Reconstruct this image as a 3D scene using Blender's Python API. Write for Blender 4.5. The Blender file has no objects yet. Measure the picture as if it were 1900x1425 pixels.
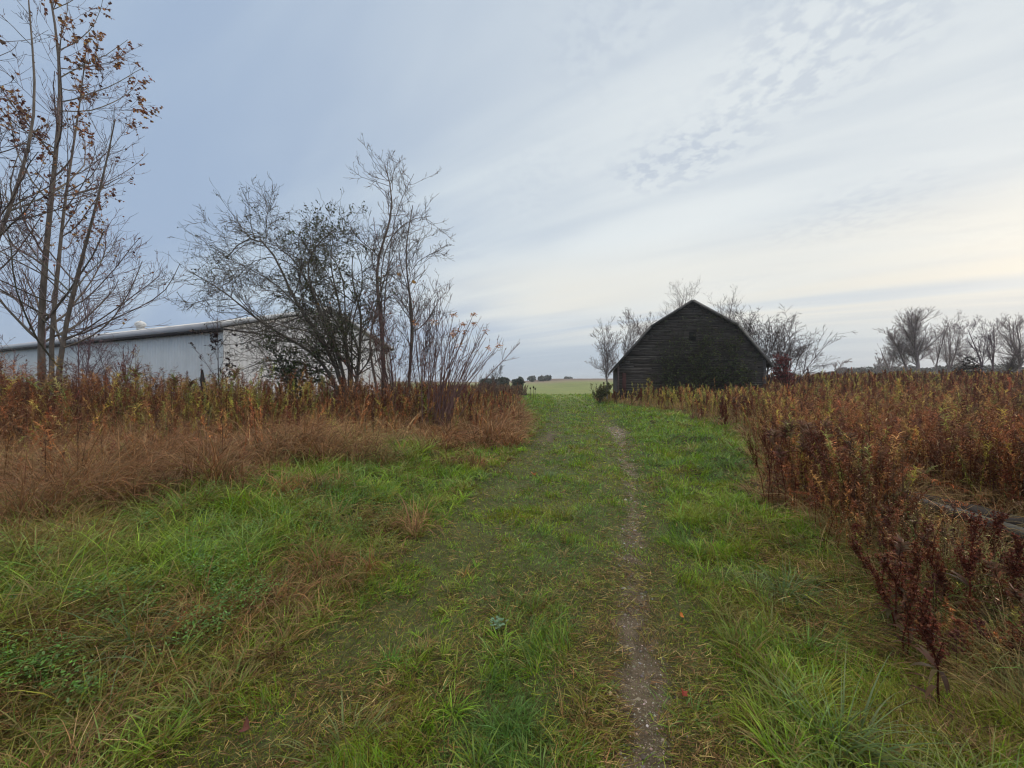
import bpy, math, numpy as np
from mathutils import Vector
rng = np.random.default_rng(11)
S = bpy.context.scene
PI = math.pi
# ---------------------------------------------------------------- camera
F = 720.0; EYE = 1.6; HZ = 712.0        # focal length in photo pixels, eye height, horizon row
cd = bpy.data.cameras.new("camera"); cam = bpy.data.objects.new("camera", cd); S.collection.objects.link(cam)
cd.sensor_width = 36; cd.lens = 36 * F / 1900; cd.clip_start = 0.05; cd.clip_end = 5000
cam.location = (0, 0, EYE); cam.rotation_euler = (math.radians(90), 0, 0)
S.camera = cam
def W(px, py, D):
    return np.array([(px - 950) / F * D, D, EYE - (py - HZ) / F * D])
# ---------------------------------------------------------------- light
SUN_EL, SUN_AZ = math.radians(14), math.radians(58)     # azimuth from +Y towards +X
sd = bpy.data.lights.new("sun", 'SUN'); sun = bpy.data.objects.new("sun", sd); S.collection.objects.link(sun)
sd.energy = 0.7; sd.angle = math.radians(25); sd.color = (1, .93, .84)
sv = Vector((math.sin(SUN_AZ) * math.cos(SUN_EL), math.cos(SUN_AZ) * math.cos(SUN_EL), math.sin(SUN_EL)))
sun.rotation_euler = sv.to_track_quat('Z', 'Y').to_euler()
S.view_settings.view_transform = 'Standard'; S.view_settings.look = 'None'
S.view_settings.exposure = 0.0; S.view_settings.gamma = 1
S.cycles.use_denoising = True; S.cycles.denoising_prefilter = 'ACCURATE'; S.cycles.filter_width = 1.2
S.cycles.max_bounces = 5; S.cycles.diffuse_bounces = 3; S.cycles.glossy_bounces = 2
S.cycles.transmission_bounces = 3; S.cycles.volume_bounces = 0; S.cycles.transparent_max_bounces = 4
S.cycles.use_adaptive_sampling = True; S.cycles.adaptive_threshold = 0.02

class NT:
    def __init__(s, tree): s.t = tree; s.n = tree.nodes; s.l = tree.links
    def add(s, typ, **kw):
        n = s.n.new(typ)
        for k, v in kw.items(): setattr(n, k, v)
        return n
    def put(s, sock, v):
        if isinstance(v, bpy.types.NodeSocket): s.l.new(v, sock)
        else: sock.default_value = v
    def m(s, op, a, b=0.0, c=0.0, clamp=False):
        n = s.add('ShaderNodeMath', operation=op); n.use_clamp = clamp
        s.put(n.inputs[0], a); s.put(n.inputs[1], b)
        if len(n.inputs) > 2: s.put(n.inputs[2], c)
        return n.outputs[0]
    def vm(s, op, a, b=(0, 0, 0), sc=None):
        n = s.add('ShaderNodeVectorMath', operation=op); s.put(n.inputs[0], a)
        if op != 'SCALE': s.put(n.inputs[1], b)
        if sc is not None: s.put(n.inputs['Scale'], sc)
        return n.outputs['Value'] if op in ('DOT_PRODUCT', 'LENGTH') else n.outputs['Vector']
    def mix(s, f, a, b, bt='MIX'):
        n = s.add('ShaderNodeMix', data_type='RGBA', blend_type=bt)
        s.put(n.inputs[0], f); s.put(n.inputs[6], a if isinstance(a, bpy.types.NodeSocket) else (*a, 1)); s.put(n.inputs[7], b if isinstance(b, bpy.types.NodeSocket) else (*b, 1))
        return n.outputs[2]
    def ss(s, v, a, b, lo=0.0, hi=1.0):
        n = s.add('ShaderNodeMapRange', interpolation_type='SMOOTHSTEP'); s.put(n.inputs[0], v)
        for i, x in enumerate((a, b, lo, hi)): n.inputs[i + 1].default_value = x
        return n.outputs[0]
    def noise(s, vec, scale, detail=3, rough=.5, dist=0.0):
        n = s.add('ShaderNodeTexNoise'); s.put(n.inputs['Vector'], vec)
        n.inputs['Scale'].default_value = scale; n.inputs['Detail'].default_value = detail
        n.inputs['Roughness'].default_value = rough; n.inputs['Distortion'].default_value = dist
        return n.outputs['Fac']

def build_world():
    w = bpy.data.worlds.new("World"); S.world = w; w.use_nodes = True
    w.node_tree.nodes.clear(); g = NT(w.node_tree)
    out = g.add('ShaderNodeOutputWorld'); bg = g.add('ShaderNodeBackground'); bg.inputs[1].default_value = 0.1
    g.l.new(bg.outputs[0], out.inputs[0])
    sky = g.add('ShaderNodeTexSky', sky_type='NISHITA'); sky.sun_disc = False
    sky.sun_elevation = SUN_EL; sky.sun_rotation = SUN_AZ; sky.air_density = 1.2; sky.dust_density = 2.0
    tc = g.add('ShaderNodeTexCoord'); d = tc.outputs['Generated']
    sx = g.add('ShaderNodeSeparateXYZ'); g.l.new(d, sx.inputs[0]); X, Y, Z = sx.outputs
    # cloud sheet: the view direction cut with a level layer
    zz = g.m('ADD', g.m('MAXIMUM', Z, 0.0), 0.07)
    cx = g.add('ShaderNodeCombineXYZ'); g.put(cx.inputs[0], g.m('DIVIDE', X, zz)); g.put(cx.inputs[1], g.m('DIVIDE', Y, zz))
    P = cx.outputs[0]
    # wind direction towards the far left
    a, b = (-.82, .57, 0), (.57, .82, 0)
    u = g.vm('DOT_PRODUCT', P, a); v = g.vm('DOT_PRODUCT', P, b)
    cs = g.add('ShaderNodeCombineXYZ'); g.put(cs.inputs[0], g.m('MULTIPLY', u, .22)); g.put(cs.inputs[1], v)
    st = g.noise(cs.outputs[0], .55, 4, .5, .35)
    st2 = g.noise(cs.outputs[0], 2.2, 4, .5, .5)
    big = g.noise(P, .35, 3, .5, .3)
    # small ripples (altocumulus) only in patches
    rip = g.noise(P, 17, 3, .55, .2)
    patch = g.m('MULTIPLY', g.ss(g.noise(P, .8, 2, .5, .4), .50, .66), .25)
    for cx_, cy_, rad, amt in ((.66, 1.50, .34, 1.0), (.78, .95, .42, .8), (.25, .95, .30, .5), (1.7, 1.9, .5, .5)):
        dist = g.vm('LENGTH', g.vm('SUBTRACT', g.vm('MULTIPLY', P, (1, 1, 0)), (cx_, cy_, 0)))
        dist = g.m('ADD', dist, g.m('MULTIPLY', g.m('SUBTRACT', g.noise(P, 3.0, 2, .5, .3), .5), .5))
        patch = g.m('MAXIMUM', patch, g.m('MULTIPLY', g.ss(dist, rad, rad * .2), amt))
    # sunward side
    sdot = g.vm('DOT_PRODUCT', d, (math.sin(math.radians(60)), math.cos(math.radians(60)), .22))
    side = g.ss(sdot, -.15, 1.0)
    base = g.mix(side, (.37, .48, .655), (.62, .69, .76))
    bright = g.mix(side, (.57, .68, .78), (.83, .875, .885))
    t = g.m('ADD', g.m('MULTIPLY', st, .6), g.m('ADD', g.m('MULTIPLY', st2, .25), g.m('MULTIPLY', big, .3)))
    t = g.ss(t, .48, .66)
    c = g.mix(t, base, bright)
    # ripples darken a little
    rf = g.m('MULTIPLY', g.ss(rip, .42, .62), g.m('MULTIPLY', patch, .6))
    dark = g.mix(side, (.36, .45, .62), (.50, .57, .68))
    c = g.mix(rf, c, dark)
    # grey-blue bank low over the horizon, cream streaks above it towards the sun
    wav = g.m('MULTIPLY', g.m('SUBTRACT', g.noise(cs.outputs[0], .35, 3, .5, .5), .5), .10)
    el = g.m('ADD', Z, wav)
    cream = g.m('MULTIPLY', g.m('MULTIPLY', g.ss(el, .07, .16), g.ss(el, .36, .18)), g.ss(st, .36, .62))
    cream = g.m('MULTIPLY', cream, g.ss(sdot, .15, .7))
    c = g.mix(g.m('MULTIPLY', cream, 1.0), c, (.88, .85, .765))
    low = g.mix(side, (.36, .46, .62), (.50, .58, .66))
    c = g.mix(g.m('MULTIPLY', g.ss(el, .17, .05), .8), c, low)
    # unseen cloud overhead, boosted and warmed to throw more light on the ground
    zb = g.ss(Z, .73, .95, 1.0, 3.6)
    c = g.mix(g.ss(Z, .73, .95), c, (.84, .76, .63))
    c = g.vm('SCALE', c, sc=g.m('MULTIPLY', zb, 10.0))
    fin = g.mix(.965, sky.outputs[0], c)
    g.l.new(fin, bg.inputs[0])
build_world()
S.world.cycles.sampling_method = 'MANUAL'; S.world.cycles.sample_map_resolution = 512

# ---------------------------------------------------------------- numpy helpers
def vnoise(x, y, seed=0):
    x = np.asarray(x, float); y = np.asarray(y, float)
    xi = np.floor(x).astype(np.int64); yi = np.floor(y).astype(np.int64); fx = x - xi; fy = y - yi
    fx = fx * fx * (3 - 2 * fx); fy = fy * fy * (3 - 2 * fy)
    def h(a, b):
        n = (a * 374761393 + b * 668265263 + seed * 1274126177) & 0xffffffff
        n = ((n ^ (n >> 13)) * 1274126177) & 0xffffffff
        n = (n ^ (n >> 16)) & 0xffffffff
        return n / 4294967295.0
    return (h(xi, yi) * (1 - fx) + h(xi + 1, yi) * fx) * (1 - fy) + (h(xi, yi + 1) * (1 - fx) + h(xi + 1, yi + 1) * fx) * fy
def fbm(x, y, seed=0, o=3):
    s = 0; a = .5; t = 0
    for i in range(o):
        s = s + a * vnoise(x * 2 ** i, y * 2 ** i, seed + i * 7); t += a; a *= .5
    return s / t
def sstep(x, a, b):
    t = np.clip((x - a) / (b - a), 0, 1); return t * t * (3 - 2 * t)

RR_Y = [-5, 0, 1.2, 1.6, 2.6, 4, 6.1, 13, 30, 45, 60, 90]; RR_X = [-.9, .1, .45, .54, .82, 1.22, 1.9, 3.55, 6.0, 7.4, 8, 9]
RL_Y = [-5, 0, 1.2, 2, 4, 6.1, 13, 30, 45, 60, 90]; RL_X = [-2.6, -1.6, -1.2, -.95, -.5, .05, 1.35, 3.9, 5.2, 5.8, 6.8]
def rut_r(y): return np.interp(y, RR_Y, RR_X)
def rut_l(y): return np.interp(y, RL_Y, RL_X)
def track_mid(y): return .5 * (rut_r(y) + rut_l(y))
def tan_front(x): return np.interp(x, [-40, -12, -4.4, -3.9, -3.15, -2.3, -.68, .1, .55, .6], [2.2, 2.5, 3.5, 4.8, 6.0, 7.6, 9.2, 10.8, 12.5, 999])
def tall_front(x): return np.interp(x, [-40, -14, -9.6, -7.3, -6.4, -4.8, -3.1, -1.2, -.2, .2, .25], [5.0, 5.2, 5.6, 6.0, 6.9, 8.2, 9.6, 11.6, 14, 18, 999])
def right_edge(y): return np.interp(y, [0, 1.6, 2.1, 3.0, 4, 4.9, 7, 10, 13, 20, 28, 35, 42, 60, 90], [2.0, 2.1, 2.35, 2.75, 3.0, 3.15, 4.7, 6.2, 7.4, 8.2, 7.7, 7.6, 9, 22, 60])

def ground_h(x, y):
    x = np.asarray(x, float); y = np.asarray(y, float)
    near = sstep(y, 60, 25)
    dr = x - rut_r(y); dl = x - rut_l(y)
    h = -.055 * np.exp(-(dr / .24) ** 2) * near - .045 * np.exp(-(dl / .30) ** 2) * near
    off = np.abs(x - track_mid(y)) - 1.5
    h = h + .10 * sstep(off, 0, 1.6) * near
    h = h + .22 * sstep(rut_l(y) - x, .6, 2.6) * near
    h = h + (fbm(x * 1.1, y * 1.1, 3) - .5) * (.06 + .30 * sstep(off, .2, 1.5)) * sstep(np.hypot(x, y), 80, 30)
    h = h + (fbm(x * 4, y * 4, 9, 2) - .5) * (.035 + .10 * sstep(off, .2, 1.0)) * near
    h = h + 1.5 * sstep(x - right_edge(np.minimum(y, 40)), 1, 30) * sstep(y, 8, 45)      # right field climbs
    h = h + 3.6 * sstep(y, 55, 380) + 1.6 * sstep(y, 200, 420) * sstep(x, -40, 60)
    h = h + (fbm(x / 60, y / 60, 5) - .5) * 2.0 * sstep(y, 80, 250)
    return h

class Geo:
    def __init__(s): s.V = []; s.Q = []; s.T = []; s.C = []; s.n = 0
    def add(s, V, Q=None, T=None, C=(.5, .5, .5)):
        V = np.asarray(V, np.float32).reshape(-1, 3); k = len(V)
        if Q is not None and len(Q): s.Q.append(np.asarray(Q, np.int64).reshape(-1, 4) + s.n)
        if T is not None and len(T): s.T.append(np.asarray(T, np.int64).reshape(-1, 3) + s.n)
        C = np.asarray(C, np.float32)
        if C.ndim == 1: C = np.broadcast_to(C, (k, 3))
        s.V.append(V); s.C.append(C); s.n += k
    def build(s, name, mat, parent=None, smooth=False, loc=None):
        me = bpy.data.meshes.new(name)
        V = np.concatenate(s.V) if s.V else np.zeros((0, 3), np.float32)
        if loc is not None: V = V - np.asarray(loc, np.float32)
        Q = np.concatenate(s.Q) if s.Q else np.zeros((0, 4), np.int64)
        T = np.concatenate(s.T) if s.T else np.zeros((0, 3), np.int64)
        me.vertices.add(len(V)); me.vertices.foreach_set('co', V.astype(np.float32).ravel())
        nl = Q.size + T.size; me.loops.add(nl)
        me.loops.foreach_set('vertex_index', np.concatenate([Q.ravel(), T.ravel()]).astype(np.int32))
        np_ = len(Q) + len(T); me.polygons.add(np_)
        st = np.concatenate([np.arange(len(Q)) * 4, len(Q) * 4 + np.arange(len(T)) * 3]).astype(np.int32)
        me.polygons.foreach_set('loop_start', st)
        if smooth: me.polygons.foreach_set('use_smooth', np.ones(np_, bool))
        C = np.concatenate(s.C); C4 = np.concatenate([C, np.ones((len(C), 1), np.float32)], 1).astype(np.float32)
        at = me.color_attributes.new('Col', 'FLOAT_COLOR', 'POINT'); at.data.foreach_set('color', C4.ravel())
        me.update(calc_edges=True); me.validate(verbose=False)
        me.materials.append(mat)
        o = bpy.data.objects.new(name, me); S.collection.objects.link(o)
        if parent: o.parent = parent
        if loc is not None and not parent: o.location = loc
        return o
def tag(o, label=None, cat=None, group=None, kind=None):
    if label: o['label'] = label
    if cat: o['category'] = cat
    if group: o['group'] = group
    if kind: o['kind'] = kind
    return o
def empty(name, loc, label, cat, group=None):
    o = bpy.data.objects.new(name, None); S.collection.objects.link(o); o.location = loc; o.empty_display_size = .3
    return tag(o, label, cat, group)

def ribbons(geo, root, az, th, bend, L, Wd, col, seg=3, prof=None, tw=None, tipcol=None):
    """narrow curved blades: root, heading, start lean, total bend, length, width"""
    N = len(L); s = (np.arange(seg) + .5) / seg
    theta = th[:, None] + bend[:, None] * s
    hs = np.concatenate([np.zeros((N, 1)), np.cumsum(np.sin(theta), 1)], 1) * (L / seg)[:, None]
    zs = np.concatenate([np.zeros((N, 1)), np.cumsum(np.cos(theta), 1)], 1) * (L / seg)[:, None]
    ca, sa = np.cos(az)[:, None], np.sin(az)[:, None]
    C = np.stack([root[:, 0:1] + hs * ca, root[:, 1:2] + hs * sa, root[:, 2:3] + zs], 2)
    tn = th[:, None] + bend[:, None] * (np.arange(seg + 1) / seg)
    nrm = np.stack([-np.cos(tn) * ca, -np.cos(tn) * sa, np.sin(tn)], 2)
    side = np.stack([-sa, ca, np.zeros_like(ca)], 2)
    if tw is None: tw = np.zeros(N)
    ct, st = np.cos(tw)[:, None, None], np.sin(tw)[:, None, None]
    sd_ = side * ct + nrm * st
    if prof is None: prof = np.array([.7, 1, .75, .4, .2])[:seg]
    hw = (Wd[:, None] * prof[None, :seg] * .5)[:, :, None]
    A = C[:, :seg] - sd_[:, :seg] * hw; B = C[:, :seg] + sd_[:, :seg] * hw
    V = np.concatenate([np.stack([A, B], 2).reshape(N, seg * 2, 3), C[:, seg:seg + 1]], 1)
    k = 2 * seg + 1; base = (np.arange(N) * k)[:, None]
    q = []
    for i in range(seg - 1): q.append(base + np.array([2 * i, 2 * i + 1, 2 * i + 3, 2 * i + 2]))
    Q = np.stack(q, 1).reshape(-1, 4) if q else None
    T = (base + np.array([2 * seg - 2, 2 * seg - 1, 2 * seg])).reshape(-1, 3)
    if tipcol is None: cc = np.repeat(col[:, None, :], k, 1)
    else:
        tt = np.append(np.repeat(np.arange(seg) / seg, 2), 1.0)[None, :, None]
        cc = col[:, None, :] * (1 - tt) + tipcol[:, None, :] * tt
    geo.add(V.reshape(-1, 3), Q, T, cc.reshape(-1, 3))
    return C
LEAF = np.array([.15, .9, 1.0, .6])
def nz(v): return v / np.maximum(np.linalg.norm(v, axis=-1, keepdims=True), 1e-9)
def polylines(P0, D0, L, n=6, wander=.12, trop=(0, 0, .06)):
    N = len(L); P = np.zeros((N, n + 1, 3)); P[:, 0] = P0; d = nz(D0.copy()); tr = np.asarray(trop)
    for i in range(n):
        d = nz(d + rng.normal(0, wander, (N, 3)) + tr); P[:, i + 1] = P[:, i] + d * (L / n)[:, None]
    return P
def tubes(geo, P, R, sides=4, col=(.1, .08, .07)):
    N, n1, _ = P.shape; Tn = np.zeros_like(P); Tn[:, 1:-1] = P[:, 2:] - P[:, :-2]; Tn[:, 0] = P[:, 1] - P[:, 0]; Tn[:, -1] = P[:, -1] - P[:, -2]
    Tn = nz(Tn); ref = np.zeros((N, 1, 3)); dm = np.abs(Tn.mean(1)); ref[np.arange(N), 0, dm.argmin(1)] = 1
    A = nz(np.cross(Tn, np.broadcast_to(ref, P.shape))); B = np.cross(Tn, A)
    an = np.arange(sides) * 2 * PI / sides
    V = P[:, :, None] + R[:, :, None, None] * (A[:, :, None] * np.cos(an)[None, None, :, None] + B[:, :, None] * np.sin(an)[None, None, :, None])
    idx = np.arange(N * n1 * sides).reshape(N, n1, sides); nx = np.roll(idx, -1, 2)
    Q = np.stack([idx[:, :-1], nx[:, :-1], nx[:, 1:], idx[:, 1:]], -1).reshape(-1, 4)
    col = np.asarray(col, float)
    if col.ndim == 1: C = np.broadcast_to(col, (N * n1 * sides, 3))
    else: C = np.repeat(col, n1 * sides, 0)
    geo.add(V.reshape(-1, 3), Q, None, C)
def spawn(P, R, count, t0, t1, ang, aj=.2, trunkward=False, weight=None):
    """child roots on parents: position, direction, parent radius, parent index, t"""
    N, n1, _ = P.shape
    w = np.linalg.norm(P[:, -1] - P[:, 0], axis=1) if weight is None else weight
    par = rng.choice(N, count, p=w / w.sum()); t = rng.uniform(t0, t1, count); x = t * (n1 - 1); i = np.minimum(x.astype(int), n1 - 2); f = (x - i)[:, None]
    p = P[par, i] * (1 - f) + P[par, i + 1] * f; tn = nz(P[par, i + 1] - P[par, i])
    r = R[par, i] * (1 - f[:, 0]) + R[par, i + 1] * f[:, 0]
    ax = nz(np.cross(tn, rng.normal(size=(count, 3)))); a = (ang + rng.normal(0, aj, count))[:, None]
    return p, nz(tn * np.cos(a) + ax * np.sin(a)), r, par, t
def resample(pts, n):
    pts = np.asarray(pts, float); d = np.r_[0, np.cumsum(np.linalg.norm(np.diff(pts, axis=0), axis=1))]
    t = np.linspace(0, d[-1], n + 1)
    out = np.stack([np.interp(t, d, pts[:, k]) for k in range(3)], 1)
    for _ in range(2): out[1:-1] = .25 * out[:-2] + .5 * out[1:-1] + .25 * out[2:]
    return out
def jit(col, N, v=.2, h=.08):
    col = np.asarray(col, float); b = np.exp(rng.normal(0, v, (N, 1)))
    return np.clip(col[None] * b * np.exp(rng.normal(0, h, (N, 3))), .003, .9)
def pick(cols, N, p=None, v=.2, h=.08):
    cols = np.asarray(cols, float); i = rng.choice(len(cols), N, p=p)
    return np.clip(cols[i] * np.exp(rng.normal(0, v, (N, 1))) * np.exp(rng.normal(0, h, (N, 3))), .003, .9)

# ---------------------------------------------------------------- materials
def mat_leaf(name, trans=.25, rough=.55, spec=.3):
    m = bpy.data.materials.new(name); m.use_nodes = True; m.node_tree.nodes.clear(); g = NT(m.node_tree)
    o = g.add('ShaderNodeOutputMaterial'); a = g.add('ShaderNodeAttribute', attribute_name='Col')
    p = g.add('ShaderNodeBsdfPrincipled'); g.l.new(a.outputs['Color'], p.inputs['Base Color'])
    p.inputs['Roughness'].default_value = rough; p.inputs['Specular IOR Level'].default_value = spec
    if trans > 0:
        t = g.add('ShaderNodeBsdfTranslucent'); g.l.new(a.outputs['Color'], t.inputs['Color'])
        x = g.add('ShaderNodeMixShader'); x.inputs[0].default_value = trans
        g.l.new(p.outputs[0], x.inputs[1]); g.l.new(t.outputs[0], x.inputs[2]); g.l.new(x.outputs[0], o.inputs[0])
    else: g.l.new(p.outputs[0], o.inputs[0])
    return m
def mat_attr(name, rough=.9, spec=.2, nscale=30, namt=.3, bump=.3, bscale=40, bdist=.01, metallic=0, stretch=(1, 1, 1)):
    m = bpy.data.materials.new(name); m.use_nodes = True; m.node_tree.nodes.clear(); g = NT(m.node_tree)
    o = g.add('ShaderNodeOutputMaterial'); a = g.add('ShaderNodeAttribute', attribute_name='Col')
    p = g.add('ShaderNodeBsdfPrincipled'); tc = g.add('ShaderNodeTexCoord'); mp = g.add('ShaderNodeMapping'); g.l.new(tc.outputs['Object'], mp.inputs[0])
    mp.inputs['Scale'].default_value = stretch
    n = g.noise(mp.outputs[0], nscale, 5, .6)
    k = g.ss(n, .25, .75, 1 - namt, 1 + namt)
    g.l.new(g.vm('SCALE', a.outputs['Color'], sc=k), p.inputs['Base Color'])
    p.inputs['Roughness'].default_value = rough; p.inputs['Specular IOR Level'].default_value = spec; p.inputs['Metallic'].default_value = metallic
    b = g.add('ShaderNodeBump'); b.inputs['Strength'].default_value = bump; b.inputs['Distance'].default_value = bdist
    g.l.new(g.noise(mp.outputs[0], bscale, 4, .6), b.inputs['Height']); g.l.new(b.outputs[0], p.inputs['Normal'])
    g.l.new(p.outputs[0], o.inputs[0]); return m
M_GRASS = mat_leaf('grass_blades', .35, .30, .32); M_DRY = mat_leaf('dry_blades', .3, .5, .15); M_LEAF = mat_leaf('tree_leaves', .25, .5, .3)
M_BARK = mat_attr('bark', .9, .2, 12, .35, .5, 30, .01, stretch=(1, 1, .3)); M_SOIL = mat_attr('soil', .9, .25, 22, .35, .8, 60, .012)
M_WOOD = mat_attr('weathered_wood', .85, .2, 6, .4, .4, 20, .01, stretch=(.3, .3, 2)); M_METAL = mat_attr('painted_metal', .7, .2, .8, .07, .05, 3, .01)
M_STONE = mat_attr('stone', .8, .3, 25, .3, .5, 60, .004); M_ROOF = mat_attr('barn_shingle', .85, .25, 5, .35, .5, 14, .02)

# ---------------------------------------------------------------- ground
def dirt_mask(x, y):
    dr = x - rut_r(y); dl = x - rut_l(y)
    kr = np.interp(y, [0, 1.6, 2.2, 2.8, 3.3, 3.8, 4.4, 6, 8, 9.5, 11.5, 12.5, 14.5, 16, 20], [.85, .85, 1.0, .8, .5, .75, .50, .42, .44, .25, .42, .8, .62, .1, 0])
    kl = np.interp(y, [0, 2, 4, 7, 10, 11.5, 14, 16, 20], [.15, .2, .2, .25, .3, .7, .5, .1, 0])
    wr = .15 + .012 * np.clip(y, 0, 14)
    m = np.maximum(kr * np.exp(-(dr / wr) ** 2), kl * np.exp(-(dl / (wr * 1.1)) ** 2))
    return m * (-.10 + 1.75 * fbm(x * 8, y * 6, 21, 3))
def axis(a, n0, lim):
    u = np.linspace(-1, 1, n0); k = math.asinh(lim / a); return a * np.sinh(u * k)
def build_ground():
    xs = axis(1.1, 620, 1100) + 1.0
    v = np.linspace(0, 1, 620); k = math.asinh(1400 / 1.2); ys = 1.2 * np.sinh(v * k) + .6
    ys = np.concatenate([[-60, -30, -12, -5, -2, -.8, 0, .3], ys])
    X, Y = np.meshgrid(xs, ys); Z = ground_h(X, Y)
    V = np.stack([X, Y, Z], 2).reshape(-1, 3); x = V[:, 0]; y = V[:, 1]
    d = dirt_mask(x, y)
    base = np.array([.040, .032, .015]); soil = np.array([.088, .067, .043]); green = np.array([.035, .05, .012])
    pn = fbm(x * .9, y * .9, 40)[:, None]
    C = base * (1 - .5 * pn) + green * .5 * pn
    wk = sstep(np.abs(x - track_mid(y)), 1.7, 1.1)[:, None] * .75; C = C * (1 - wk) + np.array([.072, .078, .026]) * (.7 + .6 * fbm(x * 7, y * 7, 45))[:, None] * wk
    far = sstep(y, 22, 50)[:, None]                     # mown meadow beyond the gap
    mead = np.array([.17, .215, .07]) * (1 - .35 * fbm(x / 9, y / 3, 50)[:, None]) + np.array([.06, .035, .012]) * fbm(x / 3, y / 14, 51)[:, None]
    C = C * (1 - far) + mead * far
    st = sstep(y + 14 * fbm(x / 30, y / 30, 60), 170, 240)[:, None]     # stubble fields on the rise
    C = C * (1 - st) + np.array([.20, .165, .095]) * st
    st2 = sstep(y + .30 * x + 20 * fbm(x / 40, y / 40, 61), 262, 275)[:, None]
    C = C * (1 - st2) + np.array([.13, .085, .065]) * st2
    dm = np.clip((d - .22) / .3, 0, 1)[:, None] * (1 - far)
    C = C * (1 - dm) + soil * (.75 + .5 * fbm(x * 9, y * 9, 70)[:, None]) * dm
    ny, nx = X.shape; idx = np.arange(nx * ny).reshape(ny, nx)
    Q = np.stack([idx[:-1, :-1], idx[:-1, 1:], idx[1:, 1:], idx[1:, :-1]], -1).reshape(-1, 4)
    qc = V[Q].mean(1); qd = d[Q].mean(1)
    isdirt = (qd > .36) & (qc[:, 1] < 20) & (qc[:, 1] > .3)
    isfar = qc[:, 1] > 48
    for nm, sel in (('ground', ~isdirt & ~isfar), ('path', isdirt), ('field', isfar)):
        q = Q[sel]; u, inv = np.unique(q, return_inverse=True)
        g = Geo(); g.add(V[u], inv.reshape(-1, 4), None, C[u]); o = g.build(nm, M_SOIL, smooth=True)
        tag(o, kind='structure')
build_ground()

# ---------------------------------------------------------------- scattering
def scatter(N, y0, y1, xr0=-1.42, xr1=1.42, pw=0.0):
    """points spread evenly over the view: density falls with the square of distance"""
    y = np.exp(rng.uniform(math.log(y0), math.log(y1), N)); x = y * rng.uniform(xr0, xr1, N) + rng.uniform(-.3, .3, N)
    return x, y
def on_ground(x, y, dz=-.01): return np.stack([x, y, ground_h(x, y) + dz], 1)
GR = dict(fresh=(.235, .385, .024), mid=(.15, .245, .022), blue=(.14, .25, .06), olive=(.24, .25, .035), straw=(.42, .32, .13), brown=(.17, .10, .040), dkbrown=(.06, .036, .018), pink=(.30, .165, .08))

def brownness(x, y):
    """where the turf is matted and dead: along the ruts and in patches of the verges"""
    dr = np.abs(x - rut_r(y)); dl = np.abs(x - rut_l(y)); off = np.abs(x - track_mid(y)) - 1.4
    b = .30 * np.exp(-(dr / (.30 + .02 * y)) ** 2) + .10 * np.exp(-(dl / (.42 + .02 * y)) ** 2)
    b = b + .7 * sstep(fbm(x * 1.25 + 7, y * 1.1, 92, 3), .52, .72) * (1 - .35 * sstep(y, 6, 18))
    b = b + .25 * sstep(fbm(x * 4, y * 4, 93, 2), .5, .8)
    b = b - .55 * sstep(x - rut_r(y), .15, .7) * sstep(y, 2.5, 6) - .6 * sstep(y, 14, 30)
    for a, c, q in ((-2.15, 1.75, .5), (-2.5, 2.2, .4), (-1.95, 2.4, .28), (-1.55, 3.13, .5), (-1.35, 2.1, .3), (-1.2, 4.2, .4), (-4.0, 3.5, .6), (1.75, 2.63, .35), (2.5, 3.1, .5), (-3.4, 3.0, .35)):
        b = b + .9 * np.exp(-((x - a) ** 2 + (y - c) ** 2) / q ** 2)
    return np.clip(b, 0, 1)
def lawn():
    x, y = scatter(640000, 1.2, 60)
    inl = (y < tan_front(x) + .5) & (x < right_edge(y) + .6)
    x, y = x[inl], y[inl]
    d = dirt_mask(x, y)
    keep = rng.uniform(size=len(x)) > np.clip((d - .30) * 2.0, 0, .86)
    x, y = x[keep], y[keep]; dr = np.abs(x - rut_r(y)); dl = np.abs(x - rut_l(y))
    N = len(x); rut = np.maximum(np.exp(-(dr / .32) ** 2), np.exp(-(dl / .45) ** 2))
    off = np.abs(x - track_mid(y)) - 1.4; bn = brownness(x, y)
    cl = fbm(x * 3.6, y * 3.6, 90, 2); tuft = sstep(cl, .52, .75)
    L = (.035 + .03 * cl + .07 * tuft + .05 * sstep(off, -.1, .8)) * (1 - .35 * rut) * rng.uniform(.5, 1.4, N) * (1 + .025 * np.minimum(y, 30))
    Wd = .0034 * np.maximum(1, y / 2.4) * rng.uniform(.6, 1.4, N)
    green = rng.uniform(size=N) > .12 + .52 * bn
    hue = fbm(x * 1.7, y * 1.7, 95)[:, None] + rng.normal(0, .12, (N, 1))
    fr = np.where(hue > .52, jit(GR['fresh'], N, .22), jit(GR['mid'], N, .25)); fr = np.where(hue < .40, jit(GR['blue'], N, .2), fr); fr = np.where(hue > .66, jit(GR['olive'], N, .2), fr)
    gs = rng.uniform(size=N)[:, None]
    dd = np.where(gs < .44, jit(GR['olive'], N, .25), np.where(gs < .60, jit(GR['straw'], N, .25), np.where(gs < .86, jit(GR['brown'], N, .3), jit(GR['dkbrown'], N, .3))))
    col = np.where(green[:, None], fr, dd)
    th = np.abs(rng.normal(.55, .35, N)); bend = rng.normal(.7, .45, N)
    flat = ~green & (rng.uniform(size=N) < .7); th = np.where(flat, rng.uniform(1.1, 1.5, N), th); bend = np.where(flat, .15, bend)
    az = 2 * PI * 1.6 * fbm(x * 2.6, y * 2.6, 96, 2) + rng.normal(0, 1.1, N)
    geo = Geo(); ribbons(geo, on_ground(x, y), az, th, bend, L, Wd, col, seg=3, prof=np.array([.8, 1., .65]), tw=rng.normal(0, .6, N))
    tag(geo.build('grass', M_GRASS), 'short worn green and straw coloured grass of the track', 'grass', kind='stuff')
lawn()

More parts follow.
